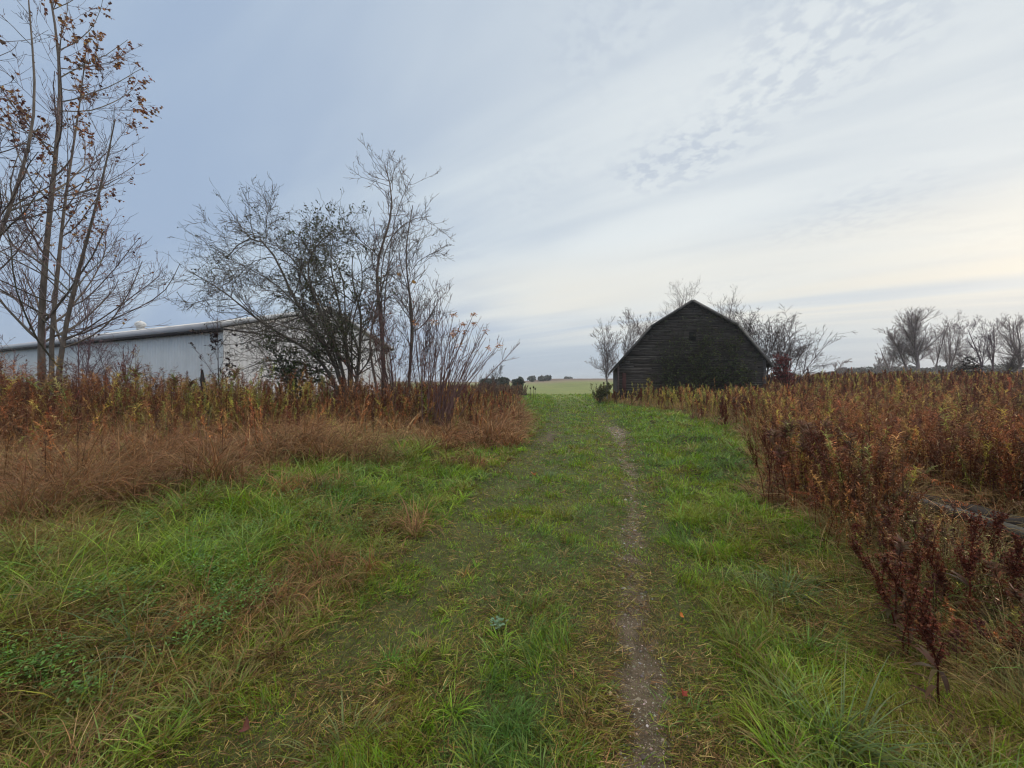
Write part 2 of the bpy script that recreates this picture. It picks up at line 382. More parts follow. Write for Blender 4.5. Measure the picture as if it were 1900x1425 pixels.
def thatch():
    x, y = scatter(300000, 1.2, 30)
    ok = (y < tan_front(x) + .3) & (x < right_edge(y) + 1.0); x, y = x[ok], y[ok]
    ok = (dirt_mask(x, y) < .6) & (brownness(x, y) * 1.1 + .06 > rng.uniform(0, 1, len(x)))
    x, y = x[ok], y[ok]; N = len(x); off = np.abs(x - track_mid(y)) - 1.3
    L = rng.uniform(.03, .10, N) * (1 + 1.6 * sstep(off, 0, 1)); Wd = .0026 * np.maximum(1, y / 2.4) * rng.uniform(.6, 1.3, N)
    col = pick([GR['brown'], GR['dkbrown'], GR['straw'], GR['pink'], GR['olive']], N, [.34, .13, .17, .12, .24], .3)
    r = on_ground(x, y, .004); r[:, 2] += np.abs(rng.normal(0, .02, N)) * (1 + sstep(off, 0, 1))
    az = 2 * PI * 1.5 * fbm(x * 1.6, y * 1.6, 97, 2) + rng.normal(0, .9, N)
    geo = Geo(); ribbons(geo, r, az, rng.uniform(1.15, 1.6, N), rng.uniform(-.1, .5, N), L, Wd, col, seg=2, prof=np.array([.9, .9]), tw=rng.normal(0, .8, N))
    tag(geo.build('fallen_thatch', M_DRY), 'brown matted dead grass lying between the green blades', 'thatch', kind='stuff')
thatch()

def clumps(geo, cx, cy, nb, Lr, col, wd=.0045, spread=.05, th0=.35, bend=(.8, 1.6), wind=None, seg=4, scale=None, tip=None):
    """arching tussocks: nb blades round each centre"""
    n = len(cx); N = n * nb; x = np.repeat(cx, nb); y = np.repeat(cy, nb); sc = np.ones(n) if scale is None else scale; sc = np.repeat(sc, nb)
    az = rng.uniform(0, 2 * PI, N); rr = np.abs(rng.normal(0, 1, N)) * spread * sc
    px = x + np.cos(az) * rr; py = y + np.sin(az) * rr
    if wind is not None:
        az = np.where(rng.uniform(size=N) < wind[1], wind[0] + rng.normal(0, .6, N), az)
    L = rng.uniform(*Lr, N) * sc; Wd = wd * np.maximum(1, py / 3.0) * rng.uniform(.6, 1.4, N)
    c = np.repeat(col, nb, 0) * np.exp(rng.normal(0, .18, (N, 1)))
    tc = None if tip is None else c * .5 + .5 * jit(tip, N, .2)
    ribbons(geo, on_ground(px, py), az, np.abs(rng.normal(th0, .22, N)), rng.uniform(*bend, N), L, Wd, c, seg=seg, tw=rng.normal(0, .5, N), tipcol=tc)

def verge():
    geo = Geo()
    # left verge and right verge green tussocks
    x, y = scatter(15000, 1.3, 24)
    left = (x < rut_l(y) - .45) & (y < tan_front(x) + .6); right = (x > rut_r(y) + .55) & (x < right_edge(y) + .9)
    mid = (np.abs(x - track_mid(y)) < .6)
    u = rng.uniform(size=len(x)); n1 = fbm(x * .9, y * .9, 111)
    bn = brownness(x, y)
    ok = (left & (n1 > .36) & (u < .8 - .1 * bn)) | (right & (n1 > .40) & (u < .5 - .2 * bn)) | (mid & (n1 > .5) & (u < .14))
    x, y, mid = x[ok], y[ok], mid[ok]; n = len(x)
    off = np.clip(np.maximum(rut_l(y) - x, x - rut_r(y)), 0, 2.2)
    sc = np.where(mid, .42, .42 + .24 * off) * rng.uniform(.6, 1.3, n)
    col = pick([GR['fresh'], GR['mid'], GR['blue'], GR['olive'], GR['pink'], GR['brown']], n, [.30, .22, .18, .14, .06, .10], .2)
    dead = rng.uniform(size=n) < .95 * brownness(x, y); col[dead] = pick([GR['brown'], GR['pink'], GR['dkbrown'], GR['olive']], dead.sum(), [.4, .25, .15, .2], .2)
    rb = (x > 1.6) & (y < 3.2)
    col[rb] = pick([(.17, .16, .06), (.14, .17, .055), GR['brown'], GR['blue']], rb.sum(), [.4, .25, .2, .15], .2)
    clumps(geo, x, y, 20, (.14, .42), col, .0052, .06, .45, (.7, 1.7), scale=sc, seg=4, tip=(.30, .38, .07))
    tag(geo.build('tall_grass', M_GRASS), 'longer arching green grass on both verges', 'grass', kind='stuff')
verge()

def dry_grass():
    geo = Geo()
    x, y = scatter(30000, 1.5, 45)
    tf = tan_front(x); L_ok = (x < .45) & (y > tf - .5 + 1.0 * (fbm(x * 1.5, y * 1.5, 125) - .5) * 2) & (y < np.minimum(tall_front(x) + 2.2, 45)); 
    re = right_edge(y); R_ok = (x > re - .5 + .9 * fbm(x * 1.5, y * 1.5, 126)) & (x < re + 3 + .25 * y) & (rng.uniform(size=len(x)) < .6)
    bp = (x < rut_l(y) - .5) & (brownness(x, y) > .6) & (rng.uniform(size=len(x)) < .35)
    R_ok &= ~((x > 3.0) & (x / y > 1.02) & (y < 4.6) & (x < 5.0) & (rng.uniform(size=len(x)) < .82))
    ok = L_ok | R_ok | bp; sm = np.where(bp & ~L_ok, .5, 1.0)[ok]; x, y = x[ok], y[ok]; n = len(x); isl = x < track_mid(y)
    ph = fbm(x * .5, y * .5, 120)
    col = np.where((isl & (ph > .40))[:, None], pick([(.27, .12, .05), (.21, .085, .035), (.15, .065, .03), (.40, .24, .12), (.09, .045, .025)], n, [.28, .27, .2, .13, .12], .3),
                   pick([(.33, .21, .10), (.27, .14, .065), (.24, .21, .07), (.17, .09, .05), (.13, .15, .05)], n, [.28, .25, .2, .15, .12], .3))
    sc = np.where(isl, rng.uniform(.8, 1.25, n), rng.uniform(.6, 1.1, n)) * (1 - .3 * (y < 3.2))
    sc *= sm * np.where(isl, 1, np.interp(y, [1.5, 3, 4.5], [.55, .6, 1]))
    wd_ = sstep(fbm(x * 1.9, y * 1.9, 127), .32, .7); col = col * (.55 + .75 * fbm(x * 2.5, y * 2.5, 128))[:, None] * np.exp(rng.normal(0, .25, (n, 1)))
    clumps(geo, x, y, 18, (.25, .8), col, .0052, .10, .25, (1.0, 3.1), wind=(-.6, .2), scale=sc * (.5 + 1.0 * wd_), seg=5, tip=(.50, .33, .18))
    tag(geo.build('dry_grass', M_DRY), 'rust and tan dead grass drooping along both weed banks', 'dry grass', kind='stuff')
dry_grass()

# ---------------------------------------------------------------- weeds (dry goldenrod thickets)
GOLD = [(.32, .115, .042), (.20, .075, .034), (.40, .18, .06), (.46, .27, .09), (.12, .055, .03), (.20, .19, .045), (.34, .27, .05)]
def goldenrod(geo, x, y, H, cols, leaves=34, lw=.0056, plume=True, stemw=.0065, detail=3, r=None):
    n = len(x); base = on_ground(x, y, -.02)
    if r is not None: base = r
    az = rng.uniform(0, 2 * PI, n); th = np.abs(rng.normal(0, .16, n)); bend = rng.uniform(.0, .55, n); brk = rng.uniform(size=n) < .07; th[brk] += .5; bend[brk] += .6
    far = np.maximum(1, base[:, 1] / 8.0) if r is None else np.ones(n)
    sw = stemw * far
    stemc = cols * .75
    C = ribbons(geo, base, az, th, bend, H, sw, stemc, seg=5, prof=np.array([1, .95, .85, .7, .5]), tw=rng.uniform(-1, 1, n))
    ribbons(geo, base, az, th, bend, H, sw, stemc, seg=5, prof=np.array([1, .95, .85, .7, .5]), tw=rng.uniform(-1, 1, n) + PI / 2)
    # hanging leaves along the stem
    N = n * leaves; par = np.repeat(np.arange(n), leaves); t = rng.uniform(.10, .98, N); k = t * 5; i = np.minimum(k.astype(int), 4); f = (k - i)[:, None]
    p = C[par, i] * (1 - f) + C[par, i + 1] * f
    L = H[par] * rng.uniform(.018, .078, N) * (1.15 - .55 * t) * (1 + .25 * (far[par] - 1))
    c = cols[par] * np.exp(rng.normal(0, .38, (N, 1))); hi = rng.uniform(size=N) < .08; c[hi] = jit((.52, .38, .22), hi.sum(), .25)
    ribbons(geo, p, rng.uniform(0, 2 * PI, N), rng.uniform(.5, 2.3, N), rng.uniform(.2, 2.6, N), L, lw * far[par] * rng.uniform(.6, 1.3, N), c, seg=detail, prof=LEAF[:detail] if detail > 2 else np.array([.5, 1.]), tw=rng.normal(0, .7, N))
    if plume:                                            # branching seed head: short arching sprays of fluff
        m = 24; N = n * m; par = np.repeat(np.arange(n), m); t = rng.uniform(.80, 1.0, N); k = t * 5; i = np.minimum(k.astype(int), 4); f = (k - i)[:, None]
        p = C[par, i] * (1 - f) + C[par, i + 1] * f
        ribbons(geo, p, rng.uniform(0, 2 * PI, N), rng.uniform(.2, .9, N), rng.uniform(.5, 1.3, N), H[par] * rng.uniform(.03, .075, N), .0065 * far[par], np.clip(cols[par] * 1.15 + .015, 0, 1) * np.exp(rng.normal(0, .25, (N, 1))), seg=3, prof=np.array([.4, .9, 1.]), tw=rng.normal(0, .9, N))
def companions(geo, X, Y, H):
    """what grows between the goldenrods: straw grass, bare forked stems, dock seed spikes"""
    n = len(X)
    k = rng.choice(n, int(n * .42), p=(w := (.2 + sstep(fbm(X * .7, Y * .7, 151), .4, .6)) * 1.0) / w.sum()); x, y = X[k] + rng.normal(0, .12, len(k)), Y[k] + rng.normal(0, .12, len(k))
    clumps(geo, x, y, 14, (.5, 1.05), pick([(.36, .22, .10), (.28, .15, .07), (.42, .30, .14), (.22, .19, .06), (.18, .09, .045)], len(k), [.25, .25, .18, .14, .18], .25), .0048, .07, .18, (.5, 2.4), seg=5, scale=H[k] * .75, tip=(.52, .38, .2))
    k = rng.choice(n, int(n * .16)); m = 9; P0 = np.repeat(on_ground(X[k] + .07, Y[k], 0), m, 0); N = len(P0); t = rng.uniform(.45, 1, N); P0[:, 2] += t * np.repeat(H[k], m) * .9
    b0 = on_ground(X[k] + .07, Y[k], 0); q = len(k); ribbons(geo, b0, rng.uniform(0, 6.28, q), np.zeros(q), np.zeros(q), H[k] * 1.08, .006 * np.maximum(1, Y[k] / 6), pick([(.09, .05, .035), (.16, .08, .05)], q), seg=3, tw=rng.uniform(-1.5, 1.5, q))
    ribbons(geo, P0, rng.uniform(0, 6.28, N), rng.uniform(.4, .9, N), rng.uniform(-.6, .1, N), np.repeat(H[k], m) * rng.uniform(.08, .2, N), .0035 * np.maximum(1, P0[:, 1] / 5), pick([(.09, .05, .035), (.18, .10, .06)], N), seg=3, tw=rng.uniform(-1.5, 1.5, N))
    k = rng.choice(n, int(n * .14)); m = 90; base = np.repeat(on_ground(X[k] - .08, Y[k], 0), m, 0); N = len(base); hh = np.repeat(H[k], m); t = rng.uniform(.5, 1.02, N) ** .8; fr = np.maximum(1, base[:, 1] / 6)
    q = len(k); ribbons(geo, on_ground(X[k] - .08, Y[k], 0), rng.uniform(0, 6.28, q), np.zeros(q), np.zeros(q), H[k], .008 * np.maximum(1, Y[k] / 6), jit((.08, .03, .02), q), seg=3, tw=rng.uniform(-1.5, 1.5, q))
    sp = .05 * (1.15 - t) * 2; base[:, 0] += rng.normal(0, 1, N) * sp * .6; base[:, 1] += rng.normal(0, 1, N) * sp * .6; base[:, 2] += t * hh
    cc = np.repeat(pick([(.13, .035, .022), (.17, .055, .03), (.09, .032, .024)], q, None, .2), m, 0) * np.exp(rng.normal(0, .2, (N, 1))); sz = .014 * fr * rng.uniform(.7, 1.4, N)
    ribbons(geo, base, rng.uniform(0, 6.28, N), rng.uniform(.5, 2.5, N), rng.normal(.3, .3, N), sz, sz * .8, cc, seg=2, prof=np.array([.5, 1.]), tw=rng.normal(0, 1, N))
def weeds():
    # left thicket
    geo = Geo(); n0 = 6500
    y = rng.uniform(4.9, 24, n0) ** 1.0; x = y * rng.uniform(-1.45, .03, n0)
    y2 = np.exp(rng.uniform(math.log(4.9), math.log(48), n0)); x2 = y2 * rng.uniform(-1.45, .03, n0); x = np.r_[x, x2]; y = np.r_[y, y2]
    tf = tall_front(x) + 2.6 * (fbm(x * 1.1, y * 1.1, 133) - .55); ok = (y > tf) & (x < .35) & ((y < tf + 8) | (rng.uniform(size=len(x)) < .3)) & (fbm(x * .8, y * .8, 130) > .30); x, y = x[ok], y[ok]; n = len(x)
    patchy = fbm(x * .45, y * .45, 131)
    H = .86 * np.interp(x, [-12, -6, -3.5, -1.5, .3], [1.55, 1.58, 1.42, 1.1, .85]) * rng.uniform(.5, 1.22, n) * (.52 + .88 * fbm(x * 1.2, y * 1.2, 134)) * np.where(y > 20, .9, 1) * (.6 + .4 * sstep(y - tall_front(x), -.5, 1.2))
    yl = rng.uniform(size=n) < (.08 + .34 * sstep(.36 - np.abs(x / y + .75), 0, .1) * sstep(patchy, .4, .6) + .22 * (x > -1.5) * sstep(patchy, .4, .6))
    cols = pick(GOLD[:5], n, [.30, .26, .18, .08, .18], .3) * (.38 + .78 * fbm(x * .9, y * .9, 135))[:, None]; cols[yl] = pick([(.33, .33, .06), (.46, .40, .08), (.36, .22, .06), (.20, .24, .06)], yl.sum(), None, .2)
    goldenrod(geo, x, y, H, cols, leaves=80)
    companions(geo, x, y, H)
    y = rng.uniform(4, 16, 2600); x = y * rng.uniform(-1.4, .03, 2600); ok = (y > tan_front(x) + .35) & (y < tall_front(x) + .6) & (x < .35) & (fbm(x * 1.4, y * 1.4, 137) > .46); x, y = x[ok], y[ok]; q = len(x)
    H = rng.uniform(.4, 1.05, q); goldenrod(geo, x, y, H, pick(GOLD[:5] + [(.28, .24, .06)], q, [.3, .22, .16, .1, .14, .08], .3), leaves=60); companions(geo, x, y, H)
    tag(geo.build('weeds', M_DRY), 'rust brown thicket of dead goldenrod on the left bank', 'weeds', kind='stuff')
    # low tangle in front of the right thicket
    geo = Geo(); y = np.exp(rng.uniform(math.log(2.0), math.log(4.8), 1500)); x = y * rng.uniform(.6, 1.5, len(y)); ok = (x > right_edge(y) - .25 + .5 * fbm(x * 2, y * 2, 158)) & ((x < right_edge(y) + .95) | (x > 4.9)); x, y = x[ok], y[ok]; n = len(x)
    H = rng.uniform(.35, .8, n) * np.interp(y, [2, 3, 4.8], [.6, .85, 1.15]) * np.where((x / y > 1.0) & (y < 4.3) & (x < 4.9), .6, 1); goldenrod(geo, x, y, H, pick(GOLD[:5] + [(.30, .25, .06)], n, [.32, .24, .14, .08, .14, .08], .3) * .85, leaves=66, stemw=.005); companions(geo, x, y, H); y = np.exp(rng.uniform(math.log(1.5), math.log(5.2), 2600)); x = y * rng.uniform(.75, 1.45, len(y)); ok = (x > right_edge(y) + .1 + .5 * fbm(x * 2, y * 2, 148)) & ~((x > 3.3) & (x < 4.9) & (y < 4.7) & (y > 2.6)) & (rng.uniform(size=len(x)) < .75); x, y = x[ok], y[ok]; n = len(x)
    H = rng.uniform(.25, .62, n) * (.7 + .6 * fbm(x * 1.3, y * 1.3, 149)) * np.interp(y, [1.5, 2.4, 4.5], [.75, .9, 1.1])
    goldenrod(geo, x, y, H, pick([(.22, .17, .07), (.17, .15, .05), (.24, .11, .05), (.14, .055, .035), (.13, .17, .05)], n, [.3, .22, .18, .15, .15], .25), leaves=46, lw=.006, stemw=.004, plume=False, detail=3)
    y = np.exp(rng.uniform(math.log(1.35), math.log(3.0), 900)); x = y * rng.uniform(.92, 1.5, len(y)); ok = (x > right_edge(y) - .15 + .6 * fbm(x * 2, y * 2, 150)) & ~((x > 3.9) & (y > 2.6)) & (rng.uniform(size=len(x)) < .8); x, y = x[ok], y[ok]; q = len(x)
    clumps(geo, x, y, 22, (.25, .7), pick([(.26, .22, .07), (.32, .22, .10), (.17, .17, .05), (.22, .11, .05), (.12, .17, .04)], q, [.28, .22, .22, .14, .14], .3), .0036, .10, .5, (.3, 2.6), seg=5, scale=rng.uniform(.45, 1.0, q), tip=(.42, .34, .17))
    tag(geo.build('undergrowth', M_DRY), 'low olive and brown tangle at the bottom right', 'undergrowth', kind='stuff')
    # right thicket
    geo = Geo(); y = np.exp(rng.uniform(math.log(2.1), math.log(62), 28000)); x = y * rng.uniform(.12, 1.5, len(y))
    re = right_edge(y) - .5 + 1.1 * fbm(x * 1.1, y * 1.1, 145); ok = (x > re + .05) & (fbm(x * .9, y * .9, 140) > .27 + .1 * (x < re + 1))
    ok &= ~((x > 4.0) & (y < 4.5) & (x < 4.75) & (y > 2.6)); ok &= ~((y > 30.5) & (y < 50) & (x > 9) & (x < 26))
    x, y = x[ok], y[ok]; n = len(x)
    H = rng.uniform(.5, 1.12, n) * np.interp(y, [4, 8, 30, 60], [.98, 1.0, 1.2, 1.45]) * (.68 + .55 * fbm(x * .6, y * .6, 142)) * (.6 + .4 * sstep(x - right_edge(y), -.2, .6)) * (.50 + .50 * sstep(y, 2.2, 4.2)) * 1.1 * np.where(rng.uniform(size=n) < .06, 1.3, 1)
    yl = rng.uniform(size=n) < (.13 + .36 * sstep(fbm(x * .5, y * .5, 141), .5, .7) + .35 * (x < right_edge(y) + 1.5) * (y > 15))
    cols = pick(GOLD[:5], n, [.34, .26, .14, .08, .18], .3) * (.42 + .78 * fbm(x * .8, y * .8, 146))[:, None]; bf = (y > 18) & (y < 34) & (x < right_edge(y) + 6) & (rng.uniform(size=n) < .8); cols[bf] = pick([(.50, .25, .09), (.42, .19, .07), (.46, .36, .08), (.30, .30, .07)], bf.sum(), None, .25); cols[yl] = pick([(.34, .29, .06), (.48, .38, .07), (.22, .22, .055)], yl.sum(), None, .2)
    tim = (x / y > 1.0) & (x / y < 1.5) & (y < 4.6); H = np.where(tim & (x < 4.9), H * np.interp(x / y, [1.0, 1.06, 1.5], [.8, .34, .34]), H); H = np.where(tim & (y > 2.7) & (x < 4.9), H * .6, H); keep = (y > 4.4) | (rng.uniform(size=n) < .8); x, y, H, cols, n = x[keep], y[keep], H[keep], cols[keep], int(keep.sum())
    nr = y < 11
    goldenrod(geo, x[nr], y[nr], H[nr], cols[nr], leaves=84)
    goldenrod(geo, x[~nr], y[~nr], H[~nr], cols[~nr], leaves=42, detail=2)
    companions(geo, x, y, H)
    tag(geo.build('weeds', M_DRY), 'dark red brown weed field reaching from the track to the barn', 'weeds', kind='stuff')
weeds()

# ---------------------------------------------------------------- trees
def hexcol(c, n, v=.15): return jit(c, n, v, .04)
def tree(name, loc, stems, radii, levels, label, bark=(.10, .085, .075), leaves=None, group=None, minr=.004, cat='tree', sides0=7, jitter=.0, twigbark=None):
    """stems: polylines in world space; levels: dicts n, t, ang, L, wander, trop, r. Returns every branch level."""
    gt = Geo(); n0 = 14; P = np.stack([resample(s, n0) for s in stems]); 
    R = np.stack([np.interp(np.linspace(0, 1, n0 + 1), [0, .12, 1], [r * 1.25, r, max(minr, r * .18)]) for r in radii])
    tubes(gt, P, R, sides0, bark); allP = [(P, R)]; cur = (P, R); gb = Geo()
    for li, lv in enumerate(levels):
        src = allP[lv.get('src', -1)]
        p, d, r, par, t = spawn(src[0], src[1], lv['n'], lv['t'][0], lv['t'][1], lv['ang'], lv.get('aj', .2))
        lens = np.linalg.norm(src[0][:, -1] - src[0][:, 0], axis=1)[par]
        L = np.minimum(lens * lv['L'], lv.get('Lmax', 9)) * rng.uniform(.55, 1.15, lv['n']) * (1.15 - lv.get('tf', .6) * t)
        if 'bias' in lv: d = nz(d + np.asarray(lv['bias']) * 1.0)
        ns = lv.get('seg', 6); Q = polylines(p, d, L, ns, lv.get('wander', .14), lv.get('trop', (0, 0, .08)))
        r0 = np.maximum(np.minimum(r * lv.get('r', .55), L * .011 + minr), minr); RR = r0[:, None] * np.linspace(1, .35, ns + 1)[None]; RR = np.maximum(RR, minr * .6)
        tb = bark if twigbark is None or li < 1 else twigbark
        tubes(gb if li else gt, Q, RR, 5 if li == 0 else 3, hexcol(tb, lv['n'], .2)); allP.append((Q, RR))
    e = empty(name, loc, label, cat, group); off = np.asarray(loc, float)
    gt.V = [v - off.astype(np.float32) for v in gt.V]; gt.build('trunk', M_BARK, e, smooth=True)
    if gb.n:
        gb.V = [v - off.astype(np.float32) for v in gb.V]; gb.build('crown', M_BARK, e)
    if leaves:
        gl = Geo()
        for lf in leaves:
            src = allP[lf.get('src', -1)]; n = lf['n'] * 3
            p, d, r, par, t = spawn(src[0], src[1], n, lf.get('t', (.3, 1))[0], lf.get('t', (.3, 1))[1], .9, .4)
            w = lf['where'](p) if 'where' in lf else np.ones(n)
            if 'clump' in lf: w = w * (fbm(p[:, 0] * lf['clump'] + p[:, 1], p[:, 2] * lf['clump'], 7 + len(name)) > .52)
            k = rng.uniform(size=n) < w; idx = np.nonzero(k)[0][:lf['n']]; p = p[idx]; m = len(p)
            if not m: continue
            sz = lf['size'] * rng.uniform(.6, 1.3, m)
            ribbons(gl, p, rng.uniform(0, 2 * PI, m), rng.uniform(.9, 2.6, m), rng.normal(.3, .4, m), sz, sz * lf.get('ar', .75), pick(lf['col'], m, None, .22), seg=3, prof=np.array([.25, .95, .8]), tw=rng.normal(0, .9, m))
        if gl.n: gl.V = [v - off.astype(np.float32) for v in gl.V]; gl.build('leaves', M_LEAF, e)
    return allP, e
def px(pts, D, dj=0.0):
    return [W(a, b, D + (c[0] if c else 0)) for a, b, *c in pts]
def groundpt(X, Y): return (X, Y, float(ground_h(X, Y)))
def rootat(pxx, D): X = (pxx - 950) / F * D; return X, D, float(ground_h(X, D)) - .05

def poplar():
    D = 10.5; rt = rootat(88, D)
    def st(pts): return [np.array([rt[0] + (pts[0][0] - 88) / F * D, D, rt[2]])] + px(pts, D)
    stems = [st([(80, 725), (74, 620), (84, 480), (97, 350), (110, 230), (116, 140), (106, 60), (92, -20), (80, -80)]),
             st([(98, 725), (92, 640), (104, 540), (112, 450, .3), (120, 370, .4), (138, 260, .5), (150, 180, .6), (160, 90, .7)]),
             st([(104, 725), (122, 600), (146, 500), (174, 400, -.3), (198, 300, -.4), (214, 220, -.5)])]
    up = (0, 0, .10)
    def wh(p):
        return np.clip((p[:, 2] - 4.6) / 5.0, .02, 1) ** 1.3
    tree('poplar_tree', rt, stems, [.078, .055, .062], [
        dict(n=64, t=(.16, .97), ang=1.0, aj=.18, L=.42, Lmax=3.8, wander=.08, trop=up, seg=8, tf=.75, r=.45),
        dict(n=560, t=(.12, .98), ang=.75, L=.5, wander=.10, trop=up, seg=6, r=.5),
        dict(n=2600, t=(.1, 1), ang=.7, L=.45, wander=.12, trop=(0, 0, .12), seg=4, r=.6)],
        'tall bare poplar with several stems and rusty leaves near its top', (.19, .155, .13),
        leaves=[dict(n=8000, src=-1, size=.066, where=wh, col=[(.32, .13, .06), (.22, .09, .06), (.42, .20, .08), (.13, .07, .06), (.48, .27, .08)], clump=.9, ar=.8),
                dict(n=420, src=-1, size=.075, where=lambda p: np.clip((p[:, 2] - 3.5) / 7, .05, 1), col=[(.16, .075, .05), (.09, .05, .05), (.24, .12, .06)])], minr=.0052, twigbark=(.24, .17, .17))
    D = 9.0; rt = rootat(-90, D)
    stems = [[np.array(rt)] + px([(-90, 700), (-70, 560), (-30, 520), (20, 380), (50, 300), (72, 200), (60, 90), (50, -40)], D)] + \
            [[np.array(rt)] + px([(-95, 700), (-110, 500), (-90, 350), (-60, 200), (-30, 60), (-20, -60)], D + .4)]
    tree('poplar_tree', rt, stems, [.055, .06], [
        dict(n=26, t=(.25, .97), ang=.9, L=.4, Lmax=3., wander=.08, trop=up, seg=8, tf=.7, r=.5, bias=(.25, 0, 0)),
        dict(n=170, t=(.15, .98), ang=.75, L=.45, wander=.1, trop=up, r=.5),
        dict(n=800, t=(.1, 1), ang=.7, L=.45, wander=.12, trop=up, seg=4, r=.6)],
        'poplar mostly outside the picture whose leafy branches reach in at the left edge', (.19, .155, .13),
        leaves=[dict(n=900, src=-1, size=.085, where=wh, col=[(.20, .085, .045), (.14, .065, .05), (.28, .13, .06), (.10, .05, .05)], clump=.9, ar=.8)], minr=.0058, twigbark=(.12, .085, .085))
poplar()

def sapling(name, pxx, D, top, label, nlv=(12, 60), spread=.5, bark=(.09, .07, .06), leaves=None, r=.018, minr=.0045, lean=0, cat='sapling', group=None, stems=1, trop=(0, 0, .1)):
    rt = rootat(pxx, D); rt_ = np.array(rt); topz = EYE - (top - HZ) / F * D
    sts = []
    for k in range(stems):
        tx = rt[0] + lean + (rng.uniform(-.5, .5) * spread * (topz - rt[2]) if stems > 1 else 0); ty = D + rng.uniform(-.2, .2) * (topz - rt[2]) * (1 if stems > 1 else .3)
        m = rt_ * .5 + np.array([tx, ty, topz]) * .5 + rng.normal(0, .05, 3) * (topz - rt[2]) * .5
        sts.append([rt_ + [rng.uniform(-.08, .08) * (stems > 1), 0, 0], m, np.array([tx, ty, topz * rng.uniform(.85, 1) if k else topz])])
    return tree(name, rt, sts, [r * rng.uniform(.7, 1)] * stems, [
        dict(n=nlv[0] * stems, t=(.25, .97), ang=.65, L=.42, wander=.10, trop=trop, r=.5),
        dict(n=nlv[1] * stems, t=(.1, 1), ang=.7, L=.5, wander=.12, trop=trop, seg=4, r=.6),
        dict(n=nlv[1] * 3 * stems, t=(.1, 1), ang=.7, L=.5, wander=.14, trop=trop, seg=3, r=.6)],
        label, bark, leaves, group, minr, cat, 5)

